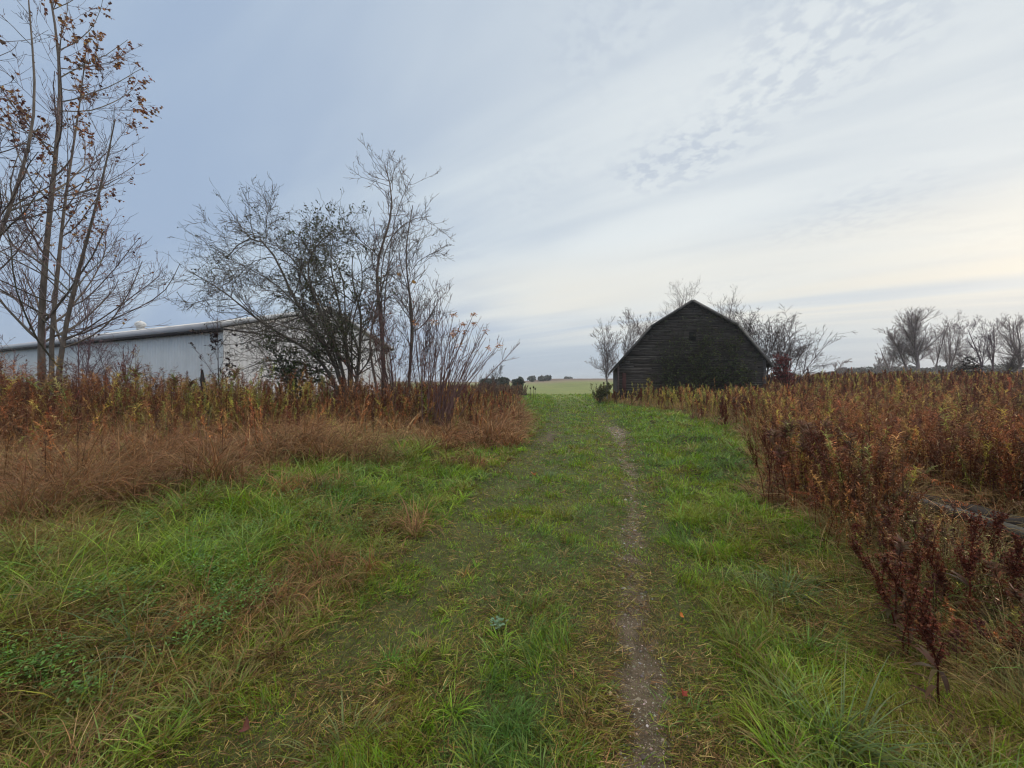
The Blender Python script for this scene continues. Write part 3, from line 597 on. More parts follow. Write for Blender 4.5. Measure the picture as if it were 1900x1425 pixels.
def hedgerow():
    # big tangled apple tree leaning left, dark small leaves
    D = 13.0; rt = rootat(640, D)
    def st(pts, dx=0): return [np.array([rt[0] + dx, D, rt[2]])] + px(pts, D)
    stems = [st([(628, 720), (600, 668), (545, 630), (490, 605), (440, 560), (405, 530), (372, 515), (345, 500)], -.1),
             st([(640, 715), (610, 650), (575, 600), (540, 550), (520, 490), (492, 440), (470, 425), (440, 440), (420, 480)], -.05),
             st([(645, 715), (620, 640, -.4), (590, 560, -.7), (560, 500, -.9), (580, 455, -1), (620, 425, -1)], .0),
             st([(655, 715), (640, 640, .5), (630, 560, .8), (610, 490, 1), (618, 440, 1.2)], .05),
             st([(662, 715), (668, 640), (672, 580), (650, 520), (655, 470)], .1),
             st([(630, 718), (580, 700, -.4), (520, 690, -.8), (465, 705, -1)], -.15),
             st([(634, 715), (570, 672, .4), (500, 665, .6), (440, 690, .6)], -.15),
             st([(640, 715), (600, 600, .3), (560, 490, .5), (505, 440, .6), (450, 440, .7), (410, 500, .7)], .02),
             st([(645, 715), (610, 590, -.3), (565, 500, -.4), (520, 470, -.5), (470, 470, -.5), (430, 530, -.5)], .03),
             st([(640, 715), (590, 610, .2), (530, 540, .3), (480, 500, .3), (430, 490, .3), (385, 450, .3)], -.03),
             st([(650, 715), (640, 600, .2), (640, 500, .3), (600, 450, .4), (540, 440, .5), (500, 470, .5)], .04),
             st([(655, 715), (650, 600, -.2), (680, 520, -.4), (660, 450, -.5), (630, 420, -.5)], .06)]
    dk = [(.06, .09, .03), (.09, .12, .04), (.045, .055, .03), (.12, .10, .045)]
    tree('apple_tree', rt, stems, [.06, .068, .06, .065, .068, .035, .035, .035, .035, .035, .035, .035], [
        dict(n=230, t=(.2, .98), ang=.85, L=.45, Lmax=2.0, wander=.16, trop=(-.03, 0, .03), seg=7, r=.5, tf=.3),
        dict(n=2000, t=(.1, .98), ang=.8, L=.55, wander=.2, trop=(0, 0, .02), seg=5, r=.55),
        dict(n=8000, t=(.1, 1), ang=.8, L=.5, wander=.2, trop=(0, 0, .03), seg=4, r=.6)],
        'dense tangled apple tree with dark leaves and a long limb leaning left', (.14, .12, .10),
        leaves=[dict(n=14000, src=-1, size=.05, col=dk, ar=.7, where=lambda p: (.12 + np.exp(-(((p[:, 0] - W(620, 0, D)[0]) / 1.25) ** 2))) * sstep(p[:, 2], .8, 1.6) * (.15 + 1.2 * sstep(fbm(p[:, 0] * 2, p[:, 2] * 2, 77), .42, .6))),
                dict(n=900, src=-1, size=.05, col=[(.10, .14, .04), (.07, .10, .04)], ar=.7, where=lambda p: np.exp(-(((p[:, 0] - W(655, 0, D)[0]) / .8) ** 2)) * sstep(p[:, 2], 4.5, 1.5)),
                dict(n=60, src=-1, size=.10, col=[(.38, .14, .05), (.30, .17, .06)], where=lambda p: (fbm(p[:, 0] * 1.2, p[:, 2] * 1.2, 66) > .66) * 1.0)], minr=.0062)
    # tall S-curved tree
    D = 12.4; rt = rootat(708, D)
    def st2(pts): return [np.array(rt)] + px(pts, D)
    stems = [st2([(712, 720), (712, 650), (705, 590), (702, 530), (693, 500), (697, 470), (712, 450), (724, 425), (730, 395), (731, 360), (726, 330), (714, 305)]),
             st2([(700, 720), (682, 640), (690, 600), (704, 555), (716, 500, .2), (732, 470, .3), (745, 440, .4)]),
             st2([(712, 700), (711, 600), (703, 520), (716, 440, -.2), (745, 415, -.3), (770, 395, -.4), (800, 400, -.5)]),
             st2([(712, 700), (712, 560), (728, 425), (735, 385, .2), (746, 362, .3), (758, 345, .3), (768, 322, .3)])]
    tree('ash_tree', rt, stems, [.075, .045, .035, .03], [
        dict(n=70, t=(.48, .98), ang=.85, L=.20, Lmax=1.3, wander=.16, trop=(0, 0, .08), r=.5, tf=.3),
        dict(n=380, t=(.2, .98), ang=.7, L=.5, wander=.16, trop=(0, 0, .1), seg=5, r=.6),
        dict(n=1400, t=(.1, 1), ang=.7, L=.45, wander=.2, trop=(0, 0, .05), seg=3, r=.6)],
        'tallest bare tree of the thicket, its trunk bent in an S', (.18, .14, .12),
        leaves=[dict(n=14, src=-1, size=.13, col=[(.45, .22, .06)], where=lambda p: (np.abs(p[:, 2] - W(0, 505, D)[2]) < .25) * 1.0),
                dict(n=16, src=-2, size=.12, col=[(.36, .24, .06)], where=lambda p: (p[:, 2] < 2.9) * 1.0)], minr=.006)
    D = 12.8; rt = rootat(757, D)
    stems = [[np.array(rt)] + px([(757, 720), (763, 660), (768, 600), (762, 550), (752, 500), (752, 455), (758, 425), (766, 380, .3)], D),
             [np.array(rt)] + px([(758, 710), (766, 620), (766, 560), (750, 510), (737, 480, .3), (742, 430, .4)], D),
             [np.array(rt)] + px([(758, 700), (764, 600), (755, 500), (775, 480, -.2), (800, 470, -.4), (818, 462, -.5)], D)]
    tree('ash_tree', rt, stems, [.055, .03, .025], [
        dict(n=56, t=(.38, .98), ang=.75, L=.26, Lmax=1.5, wander=.15, trop=(0, 0, .1), r=.5, tf=.3),
        dict(n=330, t=(.2, .98), ang=.7, L=.5, wander=.16, trop=(0, 0, .08), seg=5, r=.6),
        dict(n=1200, t=(.1, 1), ang=.7, L=.45, wander=.2, trop=(0, 0, .05), seg=3, r=.6)],
        'slender straight bare tree right of the S shaped one', (.17, .14, .12),
        leaves=[dict(n=34, src=-1, size=.12, col=[(.42, .13, .05), (.35, .10, .05)], where=lambda p: np.exp(-((p[:, 2] - W(0, 552, D)[2]) / .3) ** 2) * (p[:, 0] > W(760, 0, D)[0]))], minr=.006)
    # sumac clump, many straight whips fanned to the right
    D = 10.8; rt = rootat(812, D); sts = []
    for k in range(38):
        bx = rng.uniform(-.45, .35); a = rng.uniform(-.12, .85); h = rng.uniform(1.9, 3.4) * (1 - .25 * max(0, a - .4))
        b = np.array([rt[0] + bx, D + rng.uniform(-.35, .35), rt[2]]); dy = rng.uniform(-.25, .25)
        tip = b + np.array([a * .85 * h * .9 + bx * .3, dy * h, h * math.cos(a * .7)]); m = b * .5 + tip * .5 + np.array([-.08 * h * a, 0, .02])
        sts.append([b, m, tip])
    tips = np.array([s[-1] for s in sts])
    tg = [(803, 598), (842, 583), (845, 612), (858, 602), (842, 622), (878, 583), (900, 612), (862, 618), (852, 642), (906, 644), (880, 600), (771, 600), (925, 640)]
    ends = []
    for a, b in tg:
        dz = rng.uniform(-.3, .3); tip = W(a, b, D + dz); ends.append(tip); bb = np.array([rt[0] + rng.uniform(-.3, .3), D + rng.uniform(-.3, .3), rt[2]]); sts.append([bb, bb * .5 + tip * .5 + [-.06, 0, .05], tip])
    _, esum = tree('sumac_shrub', rt, sts, list(rng.uniform(.008, .017, len(sts))), [
        dict(n=150, t=(.4, .98), ang=.45, L=.25, wander=.06, trop=(0, 0, .1), seg=5, r=.6),
        dict(n=420, t=(.2, 1), ang=.5, L=.4, wander=.1, trop=(0, 0, .1), seg=3, r=.7)],
        'fan of thin bare whips with orange leaf tufts at the tips', (.17, .10, .09), cat='shrub',
        leaves=[dict(n=160, src=-1, size=.035, col=[(.10, .05, .04), (.2, .09, .05)])], minr=.0052)
    for tip in ends:
        g = Geo(); n = 16; p = tip - np.array(rt) + rng.normal(0, .035, (n, 3)); ribbons(g, p, rng.uniform(0, 6.28, n), rng.uniform(.9, 1.8, n), rng.uniform(.3, 1.3, n), rng.uniform(.08, .16, n), np.full(n, .028), pick([(.50, .19, .07), (.42, .22, .09), (.55, .30, .14)], n), seg=3, prof=np.array([.4, 1., .8]), tw=rng.normal(0, .6, n)); g.build('leaf_tuft', M_LEAF, esum)
    # brush between: thin stems by the ash trunks
    sapling('dogwood_shrub', 735, 12.0, 575, 'thin reddish brush between the two tall bare trees', (8, 30), .5, (.17, .10, .09), [dict(n=120, size=.05, col=[(.25, .10, .05), (.08, .09, .04)])], .02, .0055, stems=9, cat='shrub')
    sapling('dogwood_shrub', 785, 12.6, 540, 'thin reddish brush just behind the fan of whips', (8, 30), .45, (.13, .08, .075), [dict(n=70, size=.05, col=[(.28, .12, .08)])], .018, .0055, stems=8, cat='shrub')
    sapling('hawthorn_sapling', 412, 11.2, 590, 'thin sapling with dark leaves at the white shed corner', (14, 40), .5, (.07, .05, .05), [dict(n=420, size=.06, col=[(.05, .03, .035), (.08, .05, .04), (.03, .03, .03)], where=lambda p: (p[:, 2] < 3.1) * 1.0)], .022, .005)
    sapling('bare_sapling', 147, 12.5, 560, 'bare purplish sapling just right of the leafy poplar', (14, 50), .5, (.19, .13, .14), None, .035, .0055, stems=2)
    sapling('bare_sapling', 28, 11.5, 640, 'low bare sapling left of the poplar trunks', (12, 40), .6, (.19, .13, .14), None, .02, .0055, stems=3)
    sapling('bare_sapling', 210, 12.2, 640, 'twiggy low sapling in front of the ribbed shed wall', (12, 40), .7, (.19, .13, .14), None, .02, .0055, stems=4)
    sapling('bramble_bush', 560, 12.2, 640, 'low green bramble at the foot of the tangled apple tree', (10, 40), 1.0, (.06, .055, .04), [dict(n=1500, size=.06, col=[(.05, .08, .03), (.09, .13, .04), (.03, .05, .03)])], .02, .005, stems=8, cat='bush')
hedgerow()

# ---------------------------------------------------------------- white shed
def box(g, c, ax, ay, az, col):
    """box from a corner point and three edge vectors"""
    c = np.asarray(c, float); ax, ay, az = (np.asarray(v, float) for v in (ax, ay, az))
    V = [c, c + ax, c + ax + ay, c + ay, c + az, c + ax + az, c + ax + ay + az, c + ay + az]
    g.add(V, [[0, 3, 2, 1], [4, 5, 6, 7], [0, 1, 5, 4], [1, 2, 6, 5], [2, 3, 7, 6], [3, 0, 4, 7]], None, col)
def shed():
    C0 = np.array([-15.4, 20.7, 0]); u = np.array([-2.215, 1, 0]); u /= np.linalg.norm(u); v = np.array([.3, 1, 0]); v /= np.linalg.norm(v)
    LL, WW, E, PK = 46.0, 15.0, 4.62, 6.85; z0 = -.4; up = np.array([0, 0, 1.])
    e = empty('metal_shed', tuple(C0), 'long white ribbed metal shed with a low gabled roof behind the hedgerow', 'shed')
    wall = (.72, .74, .77)
    def ribwall(name, o, d, length, topf, col, outward, dp=.045):
        g = Geo(); per = .30; n = int(length / per); prof = [(0, 0), (.15, 0), (.18, dp), (.25, dp), (.30, 0)]
        s = np.array([k * per + a for k in range(n) for a, b in prof[:-1]] + [n * per]); h = np.array([b for k in range(n) for a, b in prof[:-1]] + [0])
        s = s[s <= length]; h = h[:len(s)]
        base = C0[None] * 0 + o[None] + s[:, None] * d[None] + h[:, None] * outward[None]
        bt = base.copy(); bt[:, 2] = z0; tp = base.copy(); tp[:, 2] = topf(s)
        V = np.concatenate([bt, tp]); m = len(s); i = np.arange(m - 1); Q = np.stack([i, i + 1, m + i + 1, m + i], 1)
        g.add(V - C0, Q, None, col); return g.build(name, M_METAL, e)
    outL = np.cross(u, up); outL = outL if outL[1] < 0 else -outL
    outR = np.cross(v, up); outR = outR if outR[0] > 0 else -outR
    ribwall('long_wall', C0, u, LL, lambda s: np.full(len(s), E), wall, outL)
    ribwall('gable_wall', C0, v, WW, lambda s: E + (PK - E) * (1 - np.abs(s - WW / 2) / (WW / 2)) - .02, (.80, .78, .78), outR, .022)  # paler, pinker than the long wall: light from the right put into colour
    B0 = C0 + u * LL; g = Geo()
    box(g, (B0 - C0) + [0, 0, z0], v * WW, u * .1, up * (E - z0), wall); box(g, v * WW + [0, 0, z0], u * LL, v * .1, up * (E - z0), wall); g.build('rear_wall', M_METAL, e)
    # roof: two slopes with thickness and overhang
    g = Geo(); ov = .35; th = .07
    for sgn in (0, 1):
        ea = (-v * ov if sgn == 0 else v * (WW + ov)); ez = E + .10 - .1 
        rd = v * WW / 2
        p0 = ea - u * .3 + up * ez; p1 = rd - u * .3 + up * (PK + .12)
        box(g, p0, u * (LL + .6), p1 - p0, up * th, (.60, .59, .585))
    rf = g.build('roof', M_METAL, e)
    g = Geo(); box(g, -v * (ov + .04) - u * .34 + up * (E - .10), u * (LL + .68), v * .03, up * .34, (.46, .47, .52)); g.build('fascia', M_METAL, rf)
    g = Geo(); box(g, -v * ov - u * .01 + up * (E - .22), u * LL, v * ov, up * .10, (.05, .045, .05)); g.build('soffit', M_METAL, rf)  # near-black colour paints in the shade line under the eave
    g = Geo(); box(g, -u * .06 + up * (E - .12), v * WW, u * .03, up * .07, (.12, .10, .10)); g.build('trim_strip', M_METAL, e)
    g = Geo()
    for sgn in (0, 1):
        ea = (-v * ov if sgn == 0 else v * (WW + ov)); p0 = ea - u * .36 + up * (E - .05); p1 = v * WW / 2 - u * .36 + up * (PK + .06)
        box(g, p0, p1 - p0, u * .04, up * .26, (.60, .60, .62))
    g.build('verge_trim', M_METAL, rf)
    # ridge vents
    for k in (26.0,):
        g = Geo(); c = v * WW / 2 + u * k + up * (PK + .15); n = 16; an = np.arange(n) * 2 * PI / n
        rings = [(.30, 0), (.30, .30), (.42, .34), (.44, .62), (.34, .74), (.12, .86), (.02, .90)]
        V = np.array([[c[0] + r * math.cos(a), c[1] + r * math.sin(a), c[2] + z] for r, z in rings for a in an]); idx = np.arange(len(rings) * n).reshape(-1, n); nx = np.roll(idx, -1, 1)
        g.add(V, np.stack([idx[:-1], nx[:-1], nx[1:], idx[1:]], -1).reshape(-1, 4), None, (.62, .62, .62)); g.build('roof_vent', M_METAL, rf)
shed()

# ---------------------------------------------------------------- barn
BA = np.array([9.3, 34.0, 0.0]); TH = math.radians(13); BE = np.array([math.cos(TH), -math.sin(TH), 0]); BG = np.array([math.sin(TH), math.cos(TH), 0]); UP = np.array([0, 0, 1.])
def barn():
    e = empty('gambrel_barn', tuple(BA), 'dark weathered wooden barn with a gambrel roof right of the track', 'barn')
    Wb, Lb, z0 = 11.43, 14.0, -.3
    prof = [(-.6, 2.64), (2.73, 6.48), (6.0, 8.54), (9.41, 6.38), (11.95, 2.95)]      # roof line
    ps = np.array([p[0] for p in prof]); pz = np.array([p[1] for p in prof])
    def roofz(s): return np.interp(s, ps, pz)
    g = Geo(); z = z0; k = 0
    while z < 8.4:                                             # horizontal boards, each a hair proud at its foot
        z1 = z + .14 * rng.uniform(.9, 1.1); zz = min(z1, 8.5)
        s = np.linspace(0, Wb, 400); ok = roofz(s) - .08 > zz
        if not ok.any(): break
        a, b = s[ok][0], s[ok][-1]; cuts = np.sort(np.r_[a, b, rng.uniform(a, b, 3)])
        for c0, c1 in zip(cuts[:-1], cuts[1:]):
            if c1 - c0 < .15: continue
            col = np.array([.074, .066, .060]) * math.exp(rng.normal(0, .2)) * np.array([1, 1, 1]) + np.array([.006, .0, .0]) * rng.uniform()
            sag = rng.normal(0, .012)
            box(g, BE * (c0 + .006) + UP * (z + .012 + sag) - BG * .03, BE * (c1 - c0 - .012), BG * .04, UP * (z1 - z - .008) + BG * .010, col)
        z = z1; k += 1
    # dark backing so that gaps between boards are dark
    s = np.r_[0, ps[1:-1], Wb]; zt = roofz(s) - .06
    V = np.concatenate([BE[None] * s[:, None] + UP * z0, BE[None] * s[:, None] + UP * zt[:, None]]) + BG * .045; m = len(s); i = np.arange(m - 1)
    g.add(V, np.stack([i, i + 1, m + i + 1, m + i], 1), None, (.055, .05, .047)); gw = g.build('gable_wall', M_WOOD, e)
    for nm in (0, 1):
        g = Geo(); s = -.012 if nm == 0 else Wb + .012; zt = roofz(s) - .1
        n = int(Lb / .22)
        for q in range(n): box(g, BE * (s - (.03 if nm == 0 else 0)) + BG * (.05 + q * .22) + UP * z0, BE * .03, BG * .205, UP * (zt - z0), np.array([.085, .07, .068]) * math.exp(rng.normal(0, .25)))
        g.build('side_wall', M_WOOD, e)
    g = Geo(); box(g, -BE * .07 - BG * .09 + UP * z0, BE * .16, BG * .1, UP * (roofz(0) - z0 - .1), (.12, .085, .08)); g.build('corner_board', M_WOOD, e); g = Geo(); box(g, BE * (Wb - .08) - BG * .09 + UP * z0, BE * .16, BG * .1, UP * (roofz(Wb) - z0 - .1), (.09, .08, .08)); g.build('corner_board', M_WOOD, e)
    g = Geo(); box(g, BE * .35 - BG * .10 + UP * z0, BE * .32, BG * .05, UP * (2.55 - z0), (.07, .03, .028)); g.build('door_jamb', M_WOOD, e)
    g = Geo(); th = .13
    for a, b in zip(prof[:-1], prof[1:]):
        p0 = BE * a[0] + UP * a[1] - BG * .35; p1 = BE * b[0] + UP * b[1] - BG * .35; d = (p1 - p0); nrm = np.cross(BG, d); nrm /= np.linalg.norm(nrm); nrm = nrm if nrm[2] > 0 else -nrm
        rows = 10
        for r in range(rows):
            q0 = p0 + d * (r / rows); box(g, q0 + nrm * (.0 if r % 2 else .006), d * (1 / rows * .998), BG * (Lb + .7), nrm * th, np.array([.085, .08, .078]) * math.exp(rng.normal(0, .12)))
    rf = g.build('roof', M_ROOF, e)
    g = Geo()
    for j, (a, b) in enumerate(zip(prof[:-1], prof[1:])):
        p0 = BE * a[0] + UP * (a[1] - .02) - BG * .40; p1 = BE * b[0] + UP * (b[1] - .02) - BG * .40; d = p1 - p0
        nrm = np.cross(BG, d); nrm /= np.linalg.norm(nrm); nrm = nrm if nrm[2] > 0 else -nrm
        box(g, p0 + nrm * -.03, d, BG * .045, nrm * (.17), (.20, .185, .175) if j >= 2 else (.09, .085, .083))
    g.build('verge_board', M_WOOD, rf)
    # hay door outline in the gable
    g = Geo(); box(g, BE * 5.75 - BG * .075 + UP * 5.25, BE * .55, BG * .03, UP * .75, (.012, .012, .012)); g.build('loft_opening', M_WOOD, gw)
    # creeper: stems climbing the gable with dark leaves
    sts = []; rr = []
    for k in range(34):
        s = 3.2 + 7.9 * rng.uniform(); top = min(roofz(s) - .3, rng.uniform(3.6, 8.2) * (1 if s > 4 else .8))
        p = BA + BE * s - BG * .22; pts = [p + UP * 0]
        for q in range(1, 6): pts.append(BA + BE * (s + rng.normal(0, .18) * q ** .5) - BG * rng.uniform(.15, .6) + UP * (top * q / 5))
        sts.append(pts); rr.append(rng.uniform(.012, .03))
    gl = [(.055, .075, .028), (.07, .09, .03), (.03, .04, .022), (.11, .12, .035)]
    def inb(p):
        q = p - BA; s = q @ BE; dpt = -(q @ BG); return (dpt > .06) * (p[:, 2] < roofz(s) - .1) * (s < 11.6) * np.clip(.45 + (s - 3) * .12, .1, 1) * np.where(p[:, 2] > 5.6, .3, 1)
    tree('creeper', (BA[0] + BE[0] * 7, BA[1] + BE[1] * 7 - .3, 0), sts, rr, [
        dict(n=420, t=(.1, .98), ang=.9, L=.28, wander=.2, trop=(0, 0, .0), r=.6, bias=(-.15, -.3, 0)),
        dict(n=2200, t=(.1, 1), ang=.8, L=.5, wander=.2, trop=(0, -.02, 0), seg=4, r=.6)],
        'dark green creeper covering the front gable of the barn', (.055, .05, .04), cat='creeper',
        leaves=[dict(n=6500, src=-1, size=.12, ar=.6, col=gl, where=inb), dict(n=1500, src=1, size=.12, ar=.6, col=gl, where=inb)], minr=.010)
barn()

def bare_tree(name, pxx, D, top, label, spread=.45, stems=1, lean=0., r=.12, n=(26, 150, 700), minr=.010, bark=(.22, .18, .175), trop=(0, 0, .10), leaves=None, group=None, cat='tree', ang=.7, fork=.35, L1=.42, base=None):
    rt = rootat(pxx, D) if base is None else base; rt_ = np.array(rt); tz = EYE - (top - HZ) / F * D; tz = rt[2] + (tz - rt[2]) * .84; h = tz - rt[2]; sts = []
    for k in range(stems):
        a = lean + (rng.uniform(-1, 1) * spread * h * .35 if stems > 1 else rng.normal(0, .03) * h); f = fork * h
        sp = rt_ + [0, 0, f] if stems > 1 else rt_ + [lean * .3, 0, f]
        tip = np.array([rt[0] + a, D + rng.normal(0, .08) * h, rt[2] + h * (1 if k == 0 else rng.uniform(.78, .98))])
        mid = sp * .5 + tip * .5 + rng.normal(0, .02, 3) * h; sts.append([rt_, sp * .5 + rt_ * .5 + rng.normal(0, .006, 3) * h, sp, mid, tip])
    return tree(name, rt, sts, [r] + [r * .7] * (stems - 1), [
        dict(n=n[0], t=(.28, .97), ang=ang, L=L1, wander=.12, trop=trop, r=.5, tf=.55),
        dict(n=int(n[1] * 1.3), t=(.15, .98), ang=.7, L=.52, wander=.14, trop=trop, seg=5, r=.55),
        dict(n=int(n[2] * 1.7), t=(.1, 1), ang=.7, L=.5, wander=.16, trop=trop, seg=3, r=.6)], label, bark, leaves, group, minr, cat, 6)
def far_trees():
    g_ = 'bare trees round the barn'
    bare_tree('bare_tree', 1126, 33, 592, 'small bare tree in front of the left corner of the barn', .5, 3, 0, .06, (44, 300, 1100), .009, ang=.6)
    bare_tree('bare_tree', 1150, 37, 582, 'pale bare tree rising past the left eave of the barn', .5, 3, .8, .07, (40, 260, 1000), .010, ang=.6)
    bare_tree('bare_tree', 1262, 52, 496, 'bare tree behind the barn, left of its ridge', .55, 4, 0, .13, (44, 320, 1300), .010, ang=.65)
    bare_tree('bare_tree', 1338, 52, 508, 'bare tree behind the barn, right of its ridge', .5, 3, 0, .13, (44, 320, 1300), .010, ang=.65)
    bare_tree('bare_tree', 1205, 51, 560, 'low bare crown showing over the left roof slope', .5, 3, 0, .10, (26, 130, 500), .016)
    bare_tree('bare_tree', 1375, 48, 572, 'low bare crown showing over the right roof slope', .6, 4, 0, .10, (26, 160, 600), .016)
    sapling('thorn_bush', 1420, 34.5, 590, 'wide arching bare bush against the right side of the barn', (16, 70), 1.0, (.10, .075, .075), [dict(n=500, size=.12, col=[(.05, .04, .04), (.06, .07, .04)], where=lambda p: (p[:, 0] < W(1450, 0, 34)[0]) * 1.0)], .05, .012, stems=12, cat='bush', trop=(.05, 0, .0))
    sapling('thorn_bush', 1462, 35, 602, 'bare bush whose twigs spray out to the right', (16, 60), 1.1, (.115, .09, .09), None, .045, .012, stems=10, cat='bush', lean=1.0, trop=(.06, 0, .02))
    sapling('red_shrub', 1460, 32.5, 664, 'small crimson leaved shrub at the right end of the barn', (12, 60), .8, (.09, .04, .04), [dict(n=2200, size=.09, col=[(.30, .03, .04), (.15, .03, .035), (.28, .06, .05)])], .03, .010, stems=7, cat='shrub')
    sapling('elder_shrub', 1112, 31, 712, 'olive leafy shrub left of the barn', (10, 40), 1.3, (.10, .09, .05), [dict(n=900, size=.12, col=[(.14, .15, .05), (.20, .19, .07), (.09, .10, .04)])], .025, .009, stems=9, cat='shrub')
    # right-hand stand of bare trees
    B = (.30, .25, .25)
    bare_tree('bare_tree', 1652, 52, 632, 'small twiggy tree at the left of the far right stand', .7, 2, 0, .10, (30, 170, 700), .009, B)
    bare_tree('bare_tree', 1690, 47, 600, 'leaning bare tree beside the tallest round crowned one', .6, 1, -2.0, .15, (40, 320, 1800), .009, B, L1=.36)
    bare_tree('bare_tree', 1704, 46, 566, 'tallest bare tree of the far right stand with a round crown', .6, 1, 0, .22, (60, 600, 3600), .009, B, L1=.46, ang=.8, fork=.3)
    bare_tree('bare_tree', 1737, 48, 585, 'thin upright bare tree right of the round crowned one', .4, 2, 0, .09, (26, 130, 500), .009, B, ang=.5)
    bare_tree('bare_tree', 1760, 50, 578, 'vase shaped bare tree between the round crown and the dark mound', .7, 5, 0, .12, (44, 340, 1600), .009, B, ang=.5, fork=.2)
    bare_tree('bare_tree', 1822, 47, 592, 'pale bare tree with a low side branch just right of the dark mound', .5, 2, -.6, .11, (24, 150, 600), .012, (.17, .13, .15))
    bare_tree('bare_tree', 1842, 48, 585, 'pale twin stemmed bare tree near the right edge', .6, 3, 0, .11, (28, 160, 700), .012, (.17, .13, .15), ang=.55)
    bare_tree('bare_tree', 1893, 44, 573, 'large bare tree cut by the right edge', .7, 4, 0, .16, (44, 360, 1800), .009, B)
    bare_tree('bare_tree', 1872, 42, 640, 'short twiggy tree under the large one at the right edge', .9, 4, 0, .08, (40, 260, 1000), .010, (.12, .095, .095))
    for k, (a, t_, lb) in enumerate([(1555, 660, 'tiny bare tree above the distant woods left of the right hand stand'), (1630, 655, 'faint low tree just left of the right hand stand'), (1790, 640, 'bare thorn just above the dark mound')]):
        bare_tree('bare_tree', a, 60, t_, lb, .7, 2, 0, .08, (20, 90, 300), .02, B)
far_trees()

# leafy blobs in the distance: clump of leaf faces over a few limbs
def leafy(name, pxx, D, top, wpx, label, cols, nleaf=2500, size=None, cat='tree', base=None, group=None, flat=1.0):
    rt = rootat(pxx, D) if base is None else base; tz = EYE - (top - HZ) / F * D; h = max(tz - rt[2], .5); rw = wpx / F * D * .5; size = size or D * .0045
    e = empty(name, rt, label, cat, group); g = Geo(); sts = []
    for k in range(6):
        a = rng.uniform(0, 2 * PI); tip = np.array([math.cos(a) * rw * .5, math.sin(a) * rw * .5, h * rng.uniform(.6, .9)]); sts.append(resample([[0, 0, 0], [tip[0] * .2, tip[1] * .2, h * .35], tip], 8))
    P = np.stack(sts); R = np.repeat(np.linspace(.035 * h, .008 * h, 9)[None], 6, 0) * .5; tubes(g, P, R, 5, (.08, .07, .06)); g.build('trunk', M_BARK, e)
    g = Geo(); nc = 16; c = rng.normal(size=(nc, 3)); c = nz(c) * rng.uniform(.25, .8, (nc, 1)) * np.array([rw, rw, h * .38]) + np.array([0, 0, h * .58]); rad = rng.uniform(.25, .45, nc) * rw
    i = rng.integers(0, nc, nleaf); p = c[i] + nz(rng.normal(size=(nleaf, 3))) * (rad[i] * rng.uniform(.3, 1, nleaf) ** .4)[:, None] * np.array([1, 1, flat]); p = p[(p[:, 2] > .05 * h) & (p[:, 2] < h)]; m = len(p)
    sz = size * rng.uniform(.6, 1.4, m); ribbons(g, p, rng.uniform(0, 2 * PI, m), rng.uniform(0, 2.5, m), rng.normal(0, .5, m), sz, sz * .6, pick(cols, m, None, .25), seg=2, prof=np.array([.5, 1.]), tw=rng.normal(0, 1, m)); g.build('crown', M_LEAF, e)
GY = [(.10, .115, .10), (.075, .09, .085), (.12, .12, .095)]
